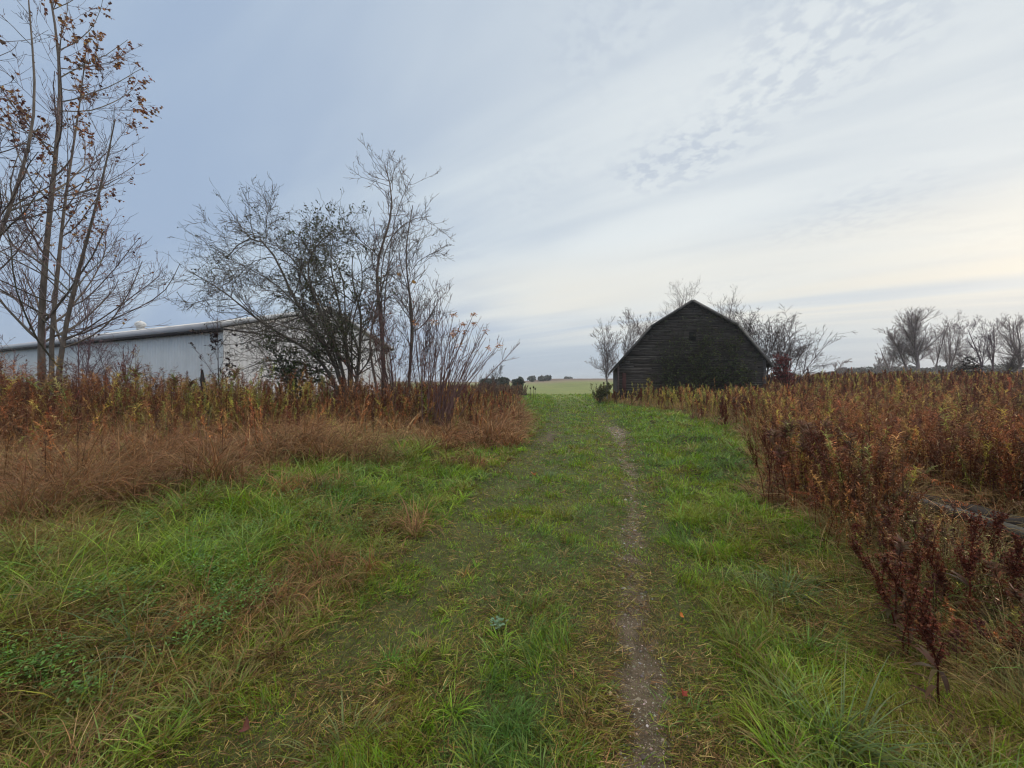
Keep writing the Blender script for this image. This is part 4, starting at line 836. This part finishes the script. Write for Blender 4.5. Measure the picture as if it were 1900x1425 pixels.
def distance():
    leafy('round_bush', 962, 75, 700, 24, 'rounded dark bush at the end of the left hedge', GY, 3000, .35)
    leafy('round_bush', 935, 78, 698, 30, 'wider grey green bush left of the rounded dark one', GY, 3000, .35)
    leafy('round_bush', 905, 70, 700, 36, 'grey green bush behind the fan of whips', GY, 3000, .35)
    leafy('field_tree', 987, 260, 699, 15, 'small round tree alone on the horizon', GY, 900, 1.2)
    leafy('field_tree', 1004, 265, 698, 12, 'left one of the two touching horizon trees', GY, 900, 1.2)
    leafy('field_tree', 1016, 262, 698, 13, 'right one of the two touching horizon trees', GY, 900, 1.2)
    leafy('field_tree', 1056, 330, 702, 18, 'faint low tree group on the horizon left of the barn', GY, 900, 1.5)
    bare_tree('bare_tree', 917, 45, 668, 'pale bare bush beyond the fan of whips', .8, 5, 0, .05, (20, 90, 300), .014, (.14, .12, .12))
    # wood far off at the right
    g = Geo(); n = 60000; u = rng.uniform(1480, 2050, n); D = rng.uniform(150, 230, n); crown = np.floor(u / 9 + D / 17)
    ht = (2.5 + 4.5 * fbm(u / 26, D / 60, 5, 4) + 2.0 * sstep(u, 1500, 1640)) * sstep(u, 1470, 1570); X = (u - 950) / F * D
    z = ground_h(X, D) + ht * rng.uniform(0, 1, n) ** .7
    sz = rng.uniform(.3, .8, n); ribbons(g, np.stack([X, D, z], 1), rng.uniform(0, 2 * PI, n), rng.uniform(0, 2.5, n), rng.normal(0, .4, n), sz, sz * .6, pick([(.06, .06, .055), (.08, .065, .055), (.05, .055, .05), (.10, .08, .06)], n, None, .2), seg=2, prof=np.array([.5, 1.]), tw=rng.normal(0, 1, n))
    tag(g.build('distant_woods', M_LEAF), 'grey wooded skyline beyond the right hand weed field', 'woods', kind='stuff')
    # brown brush and bramble edge left of the track towards the field
    g = Geo(); n = 1500; y = rng.uniform(22, 60, n); x = rng.uniform(-9, 1, n) * 1 + np.interp(y, [20, 35, 50, 60], [.0, .6, 2.0, 1.5]) - 1; ok = x < np.interp(y, [20, 30, 40, 50, 60], [.0, .4, 1.3, 2.2, 2.0]); x, y = x[ok], y[ok]
    goldenrod(g, x, y, rng.uniform(.8, 1.5, len(x)), pick([(.13, .065, .045), (.09, .05, .04), (.18, .10, .055)], len(x), None, .2), leaves=24, detail=2)
    tag(g.build('brambles', M_DRY), 'brown bramble edge running away left of the track', 'brambles', kind='stuff')
    # two dark mounds
    def mound(pxx, D, top, wpx, label, cols):
        rt = rootat(pxx, D); h = EYE - (top - HZ) / F * D - rt[2]; rw = wpx / F * D * .5
        e = empty('brush_pile', rt, label, 'brush pile'); g = Geo(); n = 420
        a = rng.uniform(0, 2 * PI, n); rr = np.sqrt(rng.uniform(0, 1, n)); p = np.stack([np.cos(a) * rr * rw, np.sin(a) * rr * rw, h * (1 - rr ** 2.4) * rng.uniform(.2, .95, n)], 1)
        Pn = polylines(p, nz(rng.normal(size=(n, 3)) * [1, 1, .45]), rng.uniform(.3, .7, n) * rw, 5, .2, (0, 0, -.05)); tubes(g, Pn, np.repeat(np.linspace(.035, .012, 6)[None], n, 0) * (D / 45), 4, pick(cols, n, None, .25)); g.build('branches', M_BARK, e)
        g = Geo(); m = 900; a = rng.uniform(0, 2 * PI, m); rr = np.sqrt(rng.uniform(0, 1, m)); p = np.stack([np.cos(a) * rr * rw * .9, np.sin(a) * rr * rw * .9, h * (1 - rr ** 2.4) * rng.uniform(.1, .9, m)], 1)
        s = rng.uniform(.12, .3, m) * rw * .6; ribbons(g, p, rng.uniform(0, 2 * PI, m), rng.uniform(0, 2, m), rng.normal(0, .4, m), s, s * .6, pick(cols, m, None, .2), seg=2, prof=np.array([.5, 1.])); g.build('leaf_litter', M_DRY, e)
    mound(1797, 36, 655, 44, 'black brush mound in the right hand weed field under the bare trees', [(.02, .015, .014), (.03, .022, .018)])
    mound(972, 46, 731, 26, 'dark low brush pile where the track meets the field', [(.045, .03, .025), (.07, .045, .035)])
distance()

# ---------------------------------------------------------------- single plants and small things
def plant_thing(name, pxx, basey, topy, label, cat, cols, kind='gold', leaves=60, lean=0.0, group=None, D=None, z=0.0, lw=.014):
    D = D or (EYE) * F / (basey - HZ); rt = rootat(pxx, D); H = EYE - (topy - HZ) / F * D - rt[2]; e = empty(name, rt, label, cat, group)
    R0 = np.zeros((1, 3)); az = np.array([0. if lean >= 0 else PI]); th = np.array([abs(lean) * .5]); bend = np.array([abs(lean) + .1]); far = max(1, D / 6)
    g = Geo(); Hh = np.array([H * (1 + .1 * abs(lean))]); c = jit(cols[0], 1, .1)[0] * .8; hs = 5
    P = np.zeros((1, 8, 3)); s = np.linspace(0, 1, 8); tt = th[0] + bend[0] * s; P[0, 1:, 2] = np.cumsum(np.cos(tt[1:])) * Hh[0] / 7; P[0, 1:, 0] = np.cumsum(np.sin(tt[1:])) * Hh[0] / 7 * math.cos(az[0])
    P[0, 1:, 1] = rng.normal(0, .01, 7) * Hh[0]
    tubes(g, P, np.linspace(.0055, .002, 8)[None] * far ** .6, 5, c); 
    if kind == 'dock':                                        # whorls of seeds on short upright branches
        Q, d, r, par, t = spawn(P, np.ones((1, 8)), 14, .45, .9, .45, .1); B = polylines(Q, d, rng.uniform(.12, .26, 14) * H, 5, .06, (0, 0, .12)); tubes(g, B, np.full((14, 6), .0022 * far), 4, c)
        g.build('stem', M_DRY, e); g = Geo(); n = leaves * 12
        pr = rng.integers(0, 15, n); allp = np.concatenate([np.stack([np.array([np.interp(np.linspace(.42, 1, 6), np.linspace(0, 1, 8), P[0, :, k]) for k in range(3)]).T]), B]); t = rng.uniform(0, 5, n); i = np.minimum(t.astype(int), 4); f = (t - i)[:, None]
        p = allp[pr, i] * (1 - f) + allp[pr, i + 1] * f + rng.normal(0, .008 * far, (n, 3)); sz = .011 * far * rng.uniform(.7, 1.5, n)
        ribbons(g, p, rng.uniform(0, 2 * PI, n), rng.uniform(.5, 2.5, n), rng.normal(.3, .3, n), sz, sz * .8, pick(cols, n, None, .25), seg=2, prof=np.array([.5, 1.]), tw=rng.normal(0, 1, n)); g.build('seed_sprays', M_DRY, e)
        g = Geo(); n = 12; t = rng.uniform(.05, .5, n); i = (t * 7).astype(int); p = P[0, i]
        ribbons(g, p, rng.uniform(0, 2 * PI, n), rng.uniform(.5, 1.2, n), rng.uniform(1, 2, n), rng.uniform(.08, .18, n), rng.uniform(.012, .03, n), pick([(.07, .03, .02), (.10, .06, .03)], n), seg=4, prof=LEAF); g.build('withered_leaves', M_DRY, e)
    else:
        g.build('stem', M_DRY, e); g = Geo(); n = leaves; t = rng.uniform(.1, 1, n); k = t * 7; i = np.minimum(k.astype(int), 6); f = (k - i)[:, None]; p = P[0, i] * (1 - f) + P[0, i + 1] * f
        ribbons(g, p, rng.uniform(0, 2 * PI, n), rng.uniform(.6, 1.3, n), rng.uniform(.4, 1.5, n), rng.uniform(.10, .2, n) * H * (1.1 - .5 * t), rng.uniform(.7, 1.2, n) * lw * far ** .7, pick(cols, n, None, .2), seg=4, prof=LEAF, tw=rng.normal(0, .4, n)); g.build('leaves', M_DRY, e)
        if kind == 'gold':
            g = Geo(); n = 40; t = rng.uniform(.85, 1, n); k = t * 7; i = np.minimum(k.astype(int), 6); f = (k - i)[:, None]; p = P[0, i] * (1 - f) + P[0, i + 1] * f
            ribbons(g, p, rng.uniform(0, 2 * PI, n), rng.uniform(.2, .9, n), rng.uniform(.5, 1.3, n), H * rng.uniform(.05, .13, n), np.full(n, .014 * far), pick([(.22, .12, .08), (.17, .10, .06)], n), seg=3, prof=np.array([.4, 1, .8]), tw=rng.normal(0, .9, n)); g.build('plume', M_DRY, e)
    return e
YG = [(.27, .27, .06), (.34, .28, .05), (.20, .23, .06)]; RB = [(.14, .035, .02), (.10, .028, .02), (.17, .06, .03)]; BR = [(.06, .03, .022), (.09, .045, .03)]
def small_plants():
    plant_thing('dock_plant', 228, 0, 650, 'tall red brown dock standing above the left thicket before the shed wall', 'dock plant', [(.22, .06, .035), (.16, .045, .03), (.27, .09, .045)], 'dock', 130, D=8.4)
    for a, t, D, lb in [(262, 688, 8.2, 'yellow green goldenrod just right of the tall red dock'), (312, 700, 8.3, 'goldenrod with a plume of pale brown above yellow leaves before the shed'), (345, 705, 8.8, 'goldenrod with a drooping brown top left of the leaning post'),
                        (404, 685, 8.6, 'pale green goldenrod against the shed corner'), (432, 722, 8.2, 'bright yellow goldenrod right of the shed corner'), (515, 728, 9.6, 'yellow goldenrod under the apple tree'),
                        (567, 785, 9.3, 'small yellow star of leaves in the rust thicket'), (727, 755, 10.2, 'low yellow plant before the S shaped tree'), (760, 728, 11, 'lime green plant at the foot of the straight tree'), (800, 712, 10.6, 'pale green leafy plant left of the fan of whips'), (845, 770, 9.9, 'green leafy plant at the foot of the fan of whips')]:
        plant_thing('goldenrod', a, 0, t, lb, 'goldenrod', YG, 'gold' if t < 722 else 'leafy', 80, D=D, lean=rng.uniform(-.2, .25), lw=.018)
    for a, t, D, lb in [(1447, 735, 14, None), (1480, 742, 13, None), (1535, 748, 12, None), (1622, 790, 7.5, None), (1660, 812, 6.6, None), (1790, 800, 7, None), (1830, 815, 6.3, None), (1870, 740, 11, None), (1700, 765, 9.5, None), (1575, 760, 11, None), (1770, 850, 5.6, None), (1210, 700, 29, None), (1195, 712, 27, None), (1245, 716, 27, None), (1275, 712, 27.5, None)]:
        plant_thing('goldenrod', a, 0, t, 'yellow leaved goldenrod among the dark red weeds on the right', 'goldenrod', YG[:2], 'leafy', 60, D=D, group='yellow goldenrods in the right weed field', lw=.017, lean=rng.uniform(-.2, .2))
    # dark stalks of the front rank on the right
    for k in range(46):
        a = rng.uniform(1415, 1610); by = rng.uniform(905, 965) - (a - 1500) * .05; D = EYE * F / (by - HZ); tz = rng.uniform(.85, 1.1); ty = HZ + (EYE - tz) * F / D
        plant_thing('dry_stalk', a, by, ty, ('dark red stalk with %s in the front rank of the right hand weeds' % ('clustered seeds' if k % 2 else 'thin hanging leaves')), 'dry stalk', RB, 'dock' if k % 2 else 'gold', 44, lean=rng.normal(0, .1), group='front rank of dark stalks', lw=.012)
    for k in range(16):
        a = rng.uniform(1335, 1385); D = rng.uniform(11, 17); plant_thing('dry_stalk', a, 0, HZ + (EYE - rng.uniform(.8, 1.15)) * F / D, 'dark stalk standing in green grass before the barn weeds', 'dry stalk', RB, 'dock' if k % 2 else 'gold', 36, D=D, group='dark stalks in the green inlet')
    for a, b, t, ln, lb in [(1745, 1330, 1100, -.1, 'nearest red brown dock stalk, low at the right'), (1792, 1195, 960, 0.02, 'upright red brown dock stalk left of the timber end'), (1712, 1060, 935, -.35, 'bowed rust coloured dock just left of the timber'),
                            (1868, 1190, 1000, .12, 'rust dock stalk close to the right edge'), (1835, 1120, 955, .05, 'dark dock stalk in front of the timber'), (1690, 1090, 960, .3, 'slender rust dock beside the bowed one')]:
        plant_thing('dock_plant', a, b, t, lb, 'dock plant', RB, 'dock', 90, lean=ln)
    for k in range(14):
        a = rng.uniform(200, 900); D = rng.uniform(8.2, 9.4) + max(0, (a - 450) / 130); plant_thing('dry_stalk', a, 0, HZ + (EYE - rng.uniform(.95, 1.35)) * F / D, 'dark dead stalk leaning in the left thicket', 'dry stalk', BR, 'gold', 60, D=D, lean=rng.uniform(-.15, .3), group='dark stalks in the left thicket', lw=.014)
    for k in range(22):
        by = rng.uniform(1060, 1250); a = rng.uniform(1600, 1880) + (by - 1060) * .35; D = EYE * F / (by - HZ); plant_thing('dry_stalk', a, by, HZ + (EYE - rng.uniform(.36, .62)) * F / D, 'short %s stalk in the tangle before the timbers, %s' % (('red brown seedy', 'rust leafy')[k % 2], 'leaning left' if k % 4 < 2 else 'nearly upright'), 'dry stalk', RB + [(.22, .09, .04)], 'dock' if k % 2 == 0 else 'gold', 46, lean=-.3 if k % 4 < 2 else .03, group='short stalks before the timbers', lw=.010)
    # teasels by the field
    for a, t in ((984, 718), (990, 716), (993, 719)):
        D = 33; rt = rootat(a, D); H = EYE - (t - HZ) / F * D - rt[2]; e = empty('teasel', rt, 'dark teasel head standing alone against the green field', 'teasel', 'teasels by the far gap')
        g = Geo(); tubes(g, np.array([[[0, 0, 0], [.01, 0, H * .5], [0, 0, H * .86]]]), np.full((1, 3), .014), 4, (.10, .07, .05)); g.build('stem', M_DRY, e)
        g = Geo(); tubes(g, np.array([[[0, 0, H * .84], [0, 0, H * .88], [0, 0, H * .94], [0, 0, H]]]), np.array([[.02, .065, .06, .01]]), 7, (.05, .035, .03)); n = 30; p = np.stack([rng.normal(0, .03, n), rng.normal(0, .03, n), rng.uniform(H * .86, H, n)], 1)
        ribbons(g, p, rng.uniform(0, 2 * PI, n), rng.uniform(.2, 1.5, n), np.zeros(n), np.full(n, .09), np.full(n, .015), jit((.05, .035, .03), n), seg=2, prof=np.array([1, .6])); g.build('head', M_DRY, e)
small_plants()

def tussock(pxx, py, label, col, nb=90, Lr=(.18, .42), spread=.05, wd=.006, tip=(.25, .30, .12)):
    D = EYE * F / (py - HZ); X = (pxx - 950) / F * D; g = Geo(); clumps(g, np.array([X]), np.array([D]), nb, Lr, np.array([col]), wd, spread * 1.6, .5, (.6, 2.2), wind=(rng.uniform(-2.5, .5), .45), seg=5, tip=tip)
    rt = groundpt(X, D); tag(g.build('grass_tussock', M_GRASS, loc=rt), label, 'grass tussock')
def broadleaf(pxx, py, label, col, n=5, L=(.07, .12), wd=.05, name='broadleaf_weed', z=.1, th=(.2, .9)):
    D = EYE * F / (py - HZ); X = (pxx - 950) / F * D; rt = groundpt(X, D); e = empty(name, rt, label, 'weed'); g = Geo(); g2 = Geo(); az = np.arange(n) * 2.4 + rng.uniform(0, 6)
    r0 = np.zeros((n, 3)); C = ribbons(g2, r0, az, rng.uniform(.1, .5, n), np.full(n, .4), np.full(n, z) * rng.uniform(.6, 1.2, n), np.full(n, .006), jit(col, n, .1), seg=3)
    ribbons(g, C[:, -1] * .97, az, rng.uniform(*th, n), rng.uniform(.2, .8, n), rng.uniform(*L, n), np.full(n, wd) * rng.uniform(.7, 1.1, n), jit(col, n, .12), seg=4, prof=np.array([.3, .9, 1, .7]))
    g2.build('stem', M_GRASS, e); g.build('leaves', M_GRASS, e)
def leaf_litter(pxx, py, label, col, s=.05, kind='maple'):
    D = EYE * F / (py - HZ); X = (pxx - 950) / F * D; z = float(ground_h(X, D)) + .045
    a = np.linspace(0, 2 * PI, 36, endpoint=False); r = (.62 + .38 * np.abs(np.cos(2.5 * a)) ** 1.6 + .06 * np.cos(11 * a)) * s if kind == 'maple' else (.55 + .45 * np.cos(a) ** 2) * s
    V = np.stack([r * np.cos(a), r * np.sin(a), .35 * s * np.cos(2 * a + 1) + .2 * s * (r / s) ** 2], 1); V = np.concatenate([[[0, 0, 0]], V]); n = 36
    T = [[0, 1 + i, 1 + (i + 1) % n] for i in range(n)]; g = Geo(); g.add(V, None, T, jit(col, 37, .08)); 
    tubes(g, np.array([[[0, 0, 0], [-s * .8, 0, .1 * s], [-s * 1.5, .1 * s, -.1 * s]]]), np.array([[.0012, .001, .0012]]), 4, np.asarray(col) * .6)
    o = g.build('fallen_leaf', M_DRY); o.location = (X, D, z); o.rotation_euler = (rng.normal(.35, .2), rng.normal(0, .3), rng.uniform(0, 6)); tag(o, label, 'fallen leaf')
def foreground():
    tussock(1560, 1400, 'large arching grass tussock with pale wet blades at the bottom right', (.11, .17, .06), 110, (.25, .55), .05, .007)
    tussock(722, 1225, 'bright green low tuft left of the middle of the track', (.10, .27, .03), 170, (.07, .16), .06, .004, (.14, .32, .05))
    tussock(1500, 1215, 'fresh green tuft on the right verge', (.12, .25, .035), 150, (.12, .26), .07, .005)
    tussock(1290, 1330, 'green tuft right of the gravelly rut', (.13, .26, .035), 120, (.08, .18), .07, .005)
    tussock(240, 1230, 'long blue green arching tussock on the left verge', (.12, .20, .075), 130, (.25, .5), .06, .0075, (.24, .33, .17))
    tussock(45, 1215, 'stiff grey green tuft at the left edge', (.12, .20, .085), 60, (.15, .3), .05, .008)
    tussock(640, 1390, 'olive tuft at the bottom of the track left of the rut', (.15, .19, .05), 130, (.12, .26), .07, .0055)
    tussock(545, 905, 'bright green tuft at the edge of the pinkish dead grass', (.12, .27, .05), 90, (.2, .35), .06, .006)
    tussock(1455, 1110, 'blue green bent tussock by the dead weeds', (.12, .20, .08), 120, (.2, .45), .06, .006)
    tussock(1060, 960, 'arching tuft on the middle ridge of the track', (.15, .20, .05), 130, (.12, .24), .1, .005)
    tussock(1020, 885, 'bluish low tuft far up the middle ridge', (.11, .19, .07), 130, (.12, .22), .12, .005)
    broadleaf(1655, 1115, 'pair of smooth light green leaves beside the dark weeds', (.14, .30, .07), 3, (.09, .12), .05, z=.10, th=(.1, .6))
    broadleaf(85, 1140, 'round pale green leaves on the left verge', (.20, .33, .07), 4, (.06, .08), .055, z=.08)
    broadleaf(140, 1160, 'small round leaves right of the pale pair on the left verge', (.17, .28, .06), 3, (.05, .06), .045, z=.06)
    broadleaf(925, 1170, 'grey green clover like weed in the middle of the track', (.17, .26, .16), 22, (.018, .03), .022, z=.07, th=(.6, 1.4))
    broadleaf(1345, 1080, 'little broad weed at the right rut edge', (.10, .20, .04), 7, (.03, .05), .02, z=.02, th=(.9, 1.4))
    broadleaf(1135, 1270, 'low leafy weed growing in the gravelly rut', (.11, .19, .04), 9, (.03, .05), .014, z=.02, th=(.8, 1.3))
    for a, b, lb, c, s, k in [(330, 1165, 'large curled orange brown leaf on the left verge', (.42, .14, .06), .045, 'maple'), (1265, 1152, 'bright orange leaf right of the rut', (.60, .20, .05), .018, 'o'), (1268, 1296, 'red leaf right of the rut near the bottom', (.32, .06, .04), .022, 'maple'),
                          (990, 880, 'orange leaf far up the middle ridge', (.50, .20, .08), .06, 'maple'), (455, 1362, 'dark brown leaf at the lower left of the track', (.14, .055, .04), .03, 'o'), (1372, 1228, 'brown leaf in the right verge grass', (.22, .09, .06), .022, 'o'),
                          (287, 1160, 'dark curled leaf beside the large orange brown one', (.14, .07, .05), .035, 'maple'), (1135, 1292, 'pale tan leaf lying on the rut edge', (.40, .28, .18), .018, 'o'), (560, 1100, 'tan leaf among brown thatch left of the track', (.30, .16, .08), .025, 'o')]:
        leaf_litter(a, b, lb, c, s, k)
    # stones in the rut
    n = 60
    for k in range(n):
        y = float(np.exp(rng.uniform(math.log(1.55), math.log(4.4)))); x = float(rut_r(y)) + rng.normal(0, .10); s = float(np.exp(rng.normal(math.log(.009), .45))); s = min(s, .024)
        m = 26; v = nz(rng.normal(size=(m, 3))); i = np.arange(m) + .5; ph = np.arccos(1 - 2 * i / m); tt = PI * (1 + 5 ** .5) * i; v = np.stack([np.cos(tt) * np.sin(ph), np.sin(tt) * np.sin(ph), np.cos(ph)], 1) * rng.uniform(.75, 1.2, (m, 1)) * np.array([1, rng.uniform(.6, 1), rng.uniform(.4, .65)]) * s
        import bmesh
        bm = bmesh.new(); [bm.verts.new(q) for q in v]; bmesh.ops.convex_hull(bm, input=bm.verts); me = bpy.data.meshes.new('stone'); bm.to_mesh(me); bm.free()
        cc = jit([(.20, .18, .165), (.13, .11, .095), (.28, .26, .24)][k % 3], 1, .2)[0]; at = me.color_attributes.new('Col', 'FLOAT_COLOR', 'POINT'); at.data.foreach_set('color', np.tile(np.r_[cc, 1.], len(me.vertices)).astype(np.float32)); me.materials.append(M_STONE)
        o = bpy.data.objects.new('stone', me); S.collection.objects.link(o); o.location = (x, y, float(ground_h(x, y)) + s * .2); tag(o, 'small grey stone lying in the bare gravelly wheel rut', 'stone', 'stones in the wheel rut')
    g = Geo(); n = 34000; y = np.exp(rng.uniform(math.log(1.25), math.log(15), n)); x = rut_r(y) + rng.normal(0, .13 + .008 * y, n); ok = dirt_mask(x, y) > .24 + rng.uniform(-.08, .1, n); x, y = x[ok], y[ok]; n = len(x); s = .0022 * np.exp(rng.normal(0, .55, n)) * np.maximum(1, y / 3)
    O = np.array([[1, 0, 0], [0, 1, 0], [-1, 0, 0], [0, -1, 0], [0, 0, .8]]); V = on_ground(x, y, 0)[:, None] + O[None] * s[:, None, None] * rng.uniform(.6, 1.3, (n, 5, 1)); b = (np.arange(n) * 5)[:, None]
    g.add(V.reshape(-1, 3), None, np.concatenate([b + [0, 1, 4], b + [1, 2, 4], b + [2, 3, 4], b + [3, 0, 4]]), np.repeat(pick([(.20, .165, .13), (.12, .09, .065), (.15, .115, .08), (.36, .33, .30)], n, [.3, .3, .3, .1], .25), 5, 0)); tag(g.build('gravel', M_STONE), 'fine grey gravel and grit in the wheel ruts', 'gravel', kind='stuff')
    # leafy ground cover on the left verge
    g = Geo(); n = 2600; x, y = scatter(n * 4, 1.8, 8, -1.4, -.15); ok = (x < rut_l(y) - .9) & (y < tan_front(x)) & (fbm(x * 1.2, y * 1.2, 201) > .5); x, y = x[ok], y[ok]; n = len(x); m = 9; N = n * m; par = np.repeat(np.arange(n), m)
    r = on_ground(x, y, 0)[par] + rng.normal(0, .025, (N, 3)) * [1, 1, 0]; r[:, 2] += rng.uniform(.03, .17, N)
    ribbons(g, r, rng.uniform(0, 2 * PI, N), rng.uniform(.9, 1.5, N), rng.uniform(0, .5, N), rng.uniform(.010, .026, N), rng.uniform(.006, .014, N) , pick([(.11, .24, .04), (.14, .28, .06), (.10, .18, .05)], N, None, .2), seg=2, prof=np.array([.5, 1.])); tag(g.build('ground_cover', M_GRASS), 'small leaved green weeds covering the left verge', 'ground cover', kind='stuff')
    # weathered timbers in the right weeds
    def timber(p, q, w, h, label, col):
        p = np.array(p, float); q = np.array(q, float); d = q - p; L = np.linalg.norm(d); d /= L; sd_ = np.array([-d[1], d[0], 0]); sd_ /= np.linalg.norm(sd_); g = Geo(); ns = 14; rows = []
        prof = [(-.5, 0), (-.5, .85), (-.42, 1), (.42, 1), (.5, .85), (.5, 0)]
        for i in range(ns + 1):
            t = i / ns; c = p + d * L * t; c = c + [0, 0, .015 * math.sin(t * 5)]; c = c + rng.normal(0, .006, 3)
            rows.append([c + sd_ * (a * w + rng.normal(0, .007)) + np.array([0, 0, b * h + rng.normal(0, .004)]) for a, b in prof])
        V = np.array(rows).reshape(-1, 3) - p; idx = np.arange((ns + 1) * 6).reshape(-1, 6); nx = np.roll(idx, -1, 1); Q = np.stack([idx[:-1], nx[:-1], nx[1:], idx[1:]], -1).reshape(-1, 4).tolist()
        T = [[0, i, i + 1] for i in range(1, 5)] + [[ns * 6, ns * 6 + i + 1, ns * 6 + i] for i in range(1, 5)]
        g.add(V, Q, T, jit(col, len(V), .12, .02)); o = g.build('timber', M_WOOD); o.location = p; tag(o, label, 'timber')
    g1 = float(ground_h(4.4, 4.2)); 
    timber((4.10, 4.35, g1 + .20), (4.42, 2.6, g1 + .12), .12, .08, 'long weathered grey timber lying in the dark weeds at the right', (.065, .06, .056))
    timber((4.32, 4.5, g1 + .09), (4.72, 2.8, g1 + .07), .18, .16, 'darker timber half hidden behind the long grey one', (.035, .03, .028))
    # leaning broken post in the left thicket
    D = 9.0; rt = rootat(388, D); top = W(374, 685, D); g = Geo(); tp = top - np.array(rt); n = 7
    P = np.stack([np.array([0, 0, 0]) * (1 - t) + tp * t for t in np.linspace(0, 1, 8)])[None]; tubes(g, P + rng.normal(0, .004, P.shape), np.array([[.07, .07, .068, .066, .064, .06, .05, .02]]), 5, (.035, .035, .035)); o = g.build('fence_post', M_WOOD); o.location = rt; tag(o, 'dark leaning broken post in front of the shed wall', 'post')
foreground()

# ---------------------------------------------------------------- haze
def haze():
    m = bpy.data.materials.new('haze'); m.use_nodes = True; m.node_tree.nodes.clear(); g = NT(m.node_tree); o = g.add('ShaderNodeOutputMaterial')
    v = g.add('ShaderNodeVolumePrincipled'); v.inputs['Color'].default_value = (.93, .96, 1, 1); v.inputs['Density'].default_value = .0006; v.inputs['Anisotropy'].default_value = .2
    g.l.new(v.outputs[0], o.inputs['Volume'])
    b = Geo(); box(b, (-1300, -80, -6), (2600, 0, 0), (0, 1600, 0), (0, 0, 32), (1, 1, 1)); tag(b.build('haze', m), kind='stuff')
haze()

# ---------------------------------------------------------------- each repeat gets the label that picks it out
ORD = 'first second third fourth fifth sixth seventh eighth ninth tenth eleventh twelfth thirteenth fourteenth fifteenth sixteenth'.split()
def rank_labels(group, fmt):
    m = sorted((o for o in S.objects if o.get('group') == group and o.parent is None), key=lambda o: o.location.x / o.location.y)
    for k, o in enumerate(m): o['label'] = fmt.format(ORD[k])
rank_labels('yellow goldenrods in the right weed field', 'yellow leaved goldenrod, {} from the left in the right hand weeds')
rank_labels('dark stalks in the green inlet', 'dark stalk in green grass before the barn, {} from the left')
rank_labels('dark stalks in the left thicket', 'dark dead stalk in the left thicket, {} from the left')
rank_labels('teasels by the far gap', 'dark teasel head against the green field, {} from the left')
for o in [o for o in S.objects if o.get('group') == 'stones in the wheel rut']:
    c = o.data.color_attributes['Col'].data[0].color; big = max(o.dimensions) > .035 or max(v.co.length for v in o.data.vertices) > .018
    o['label'] = ('larger ' if big else 'small ') + ('pale' if c[0] > .24 else 'brownish' if c[0] < .16 else 'mid grey') + ' stone lying in the bare wheel rut'
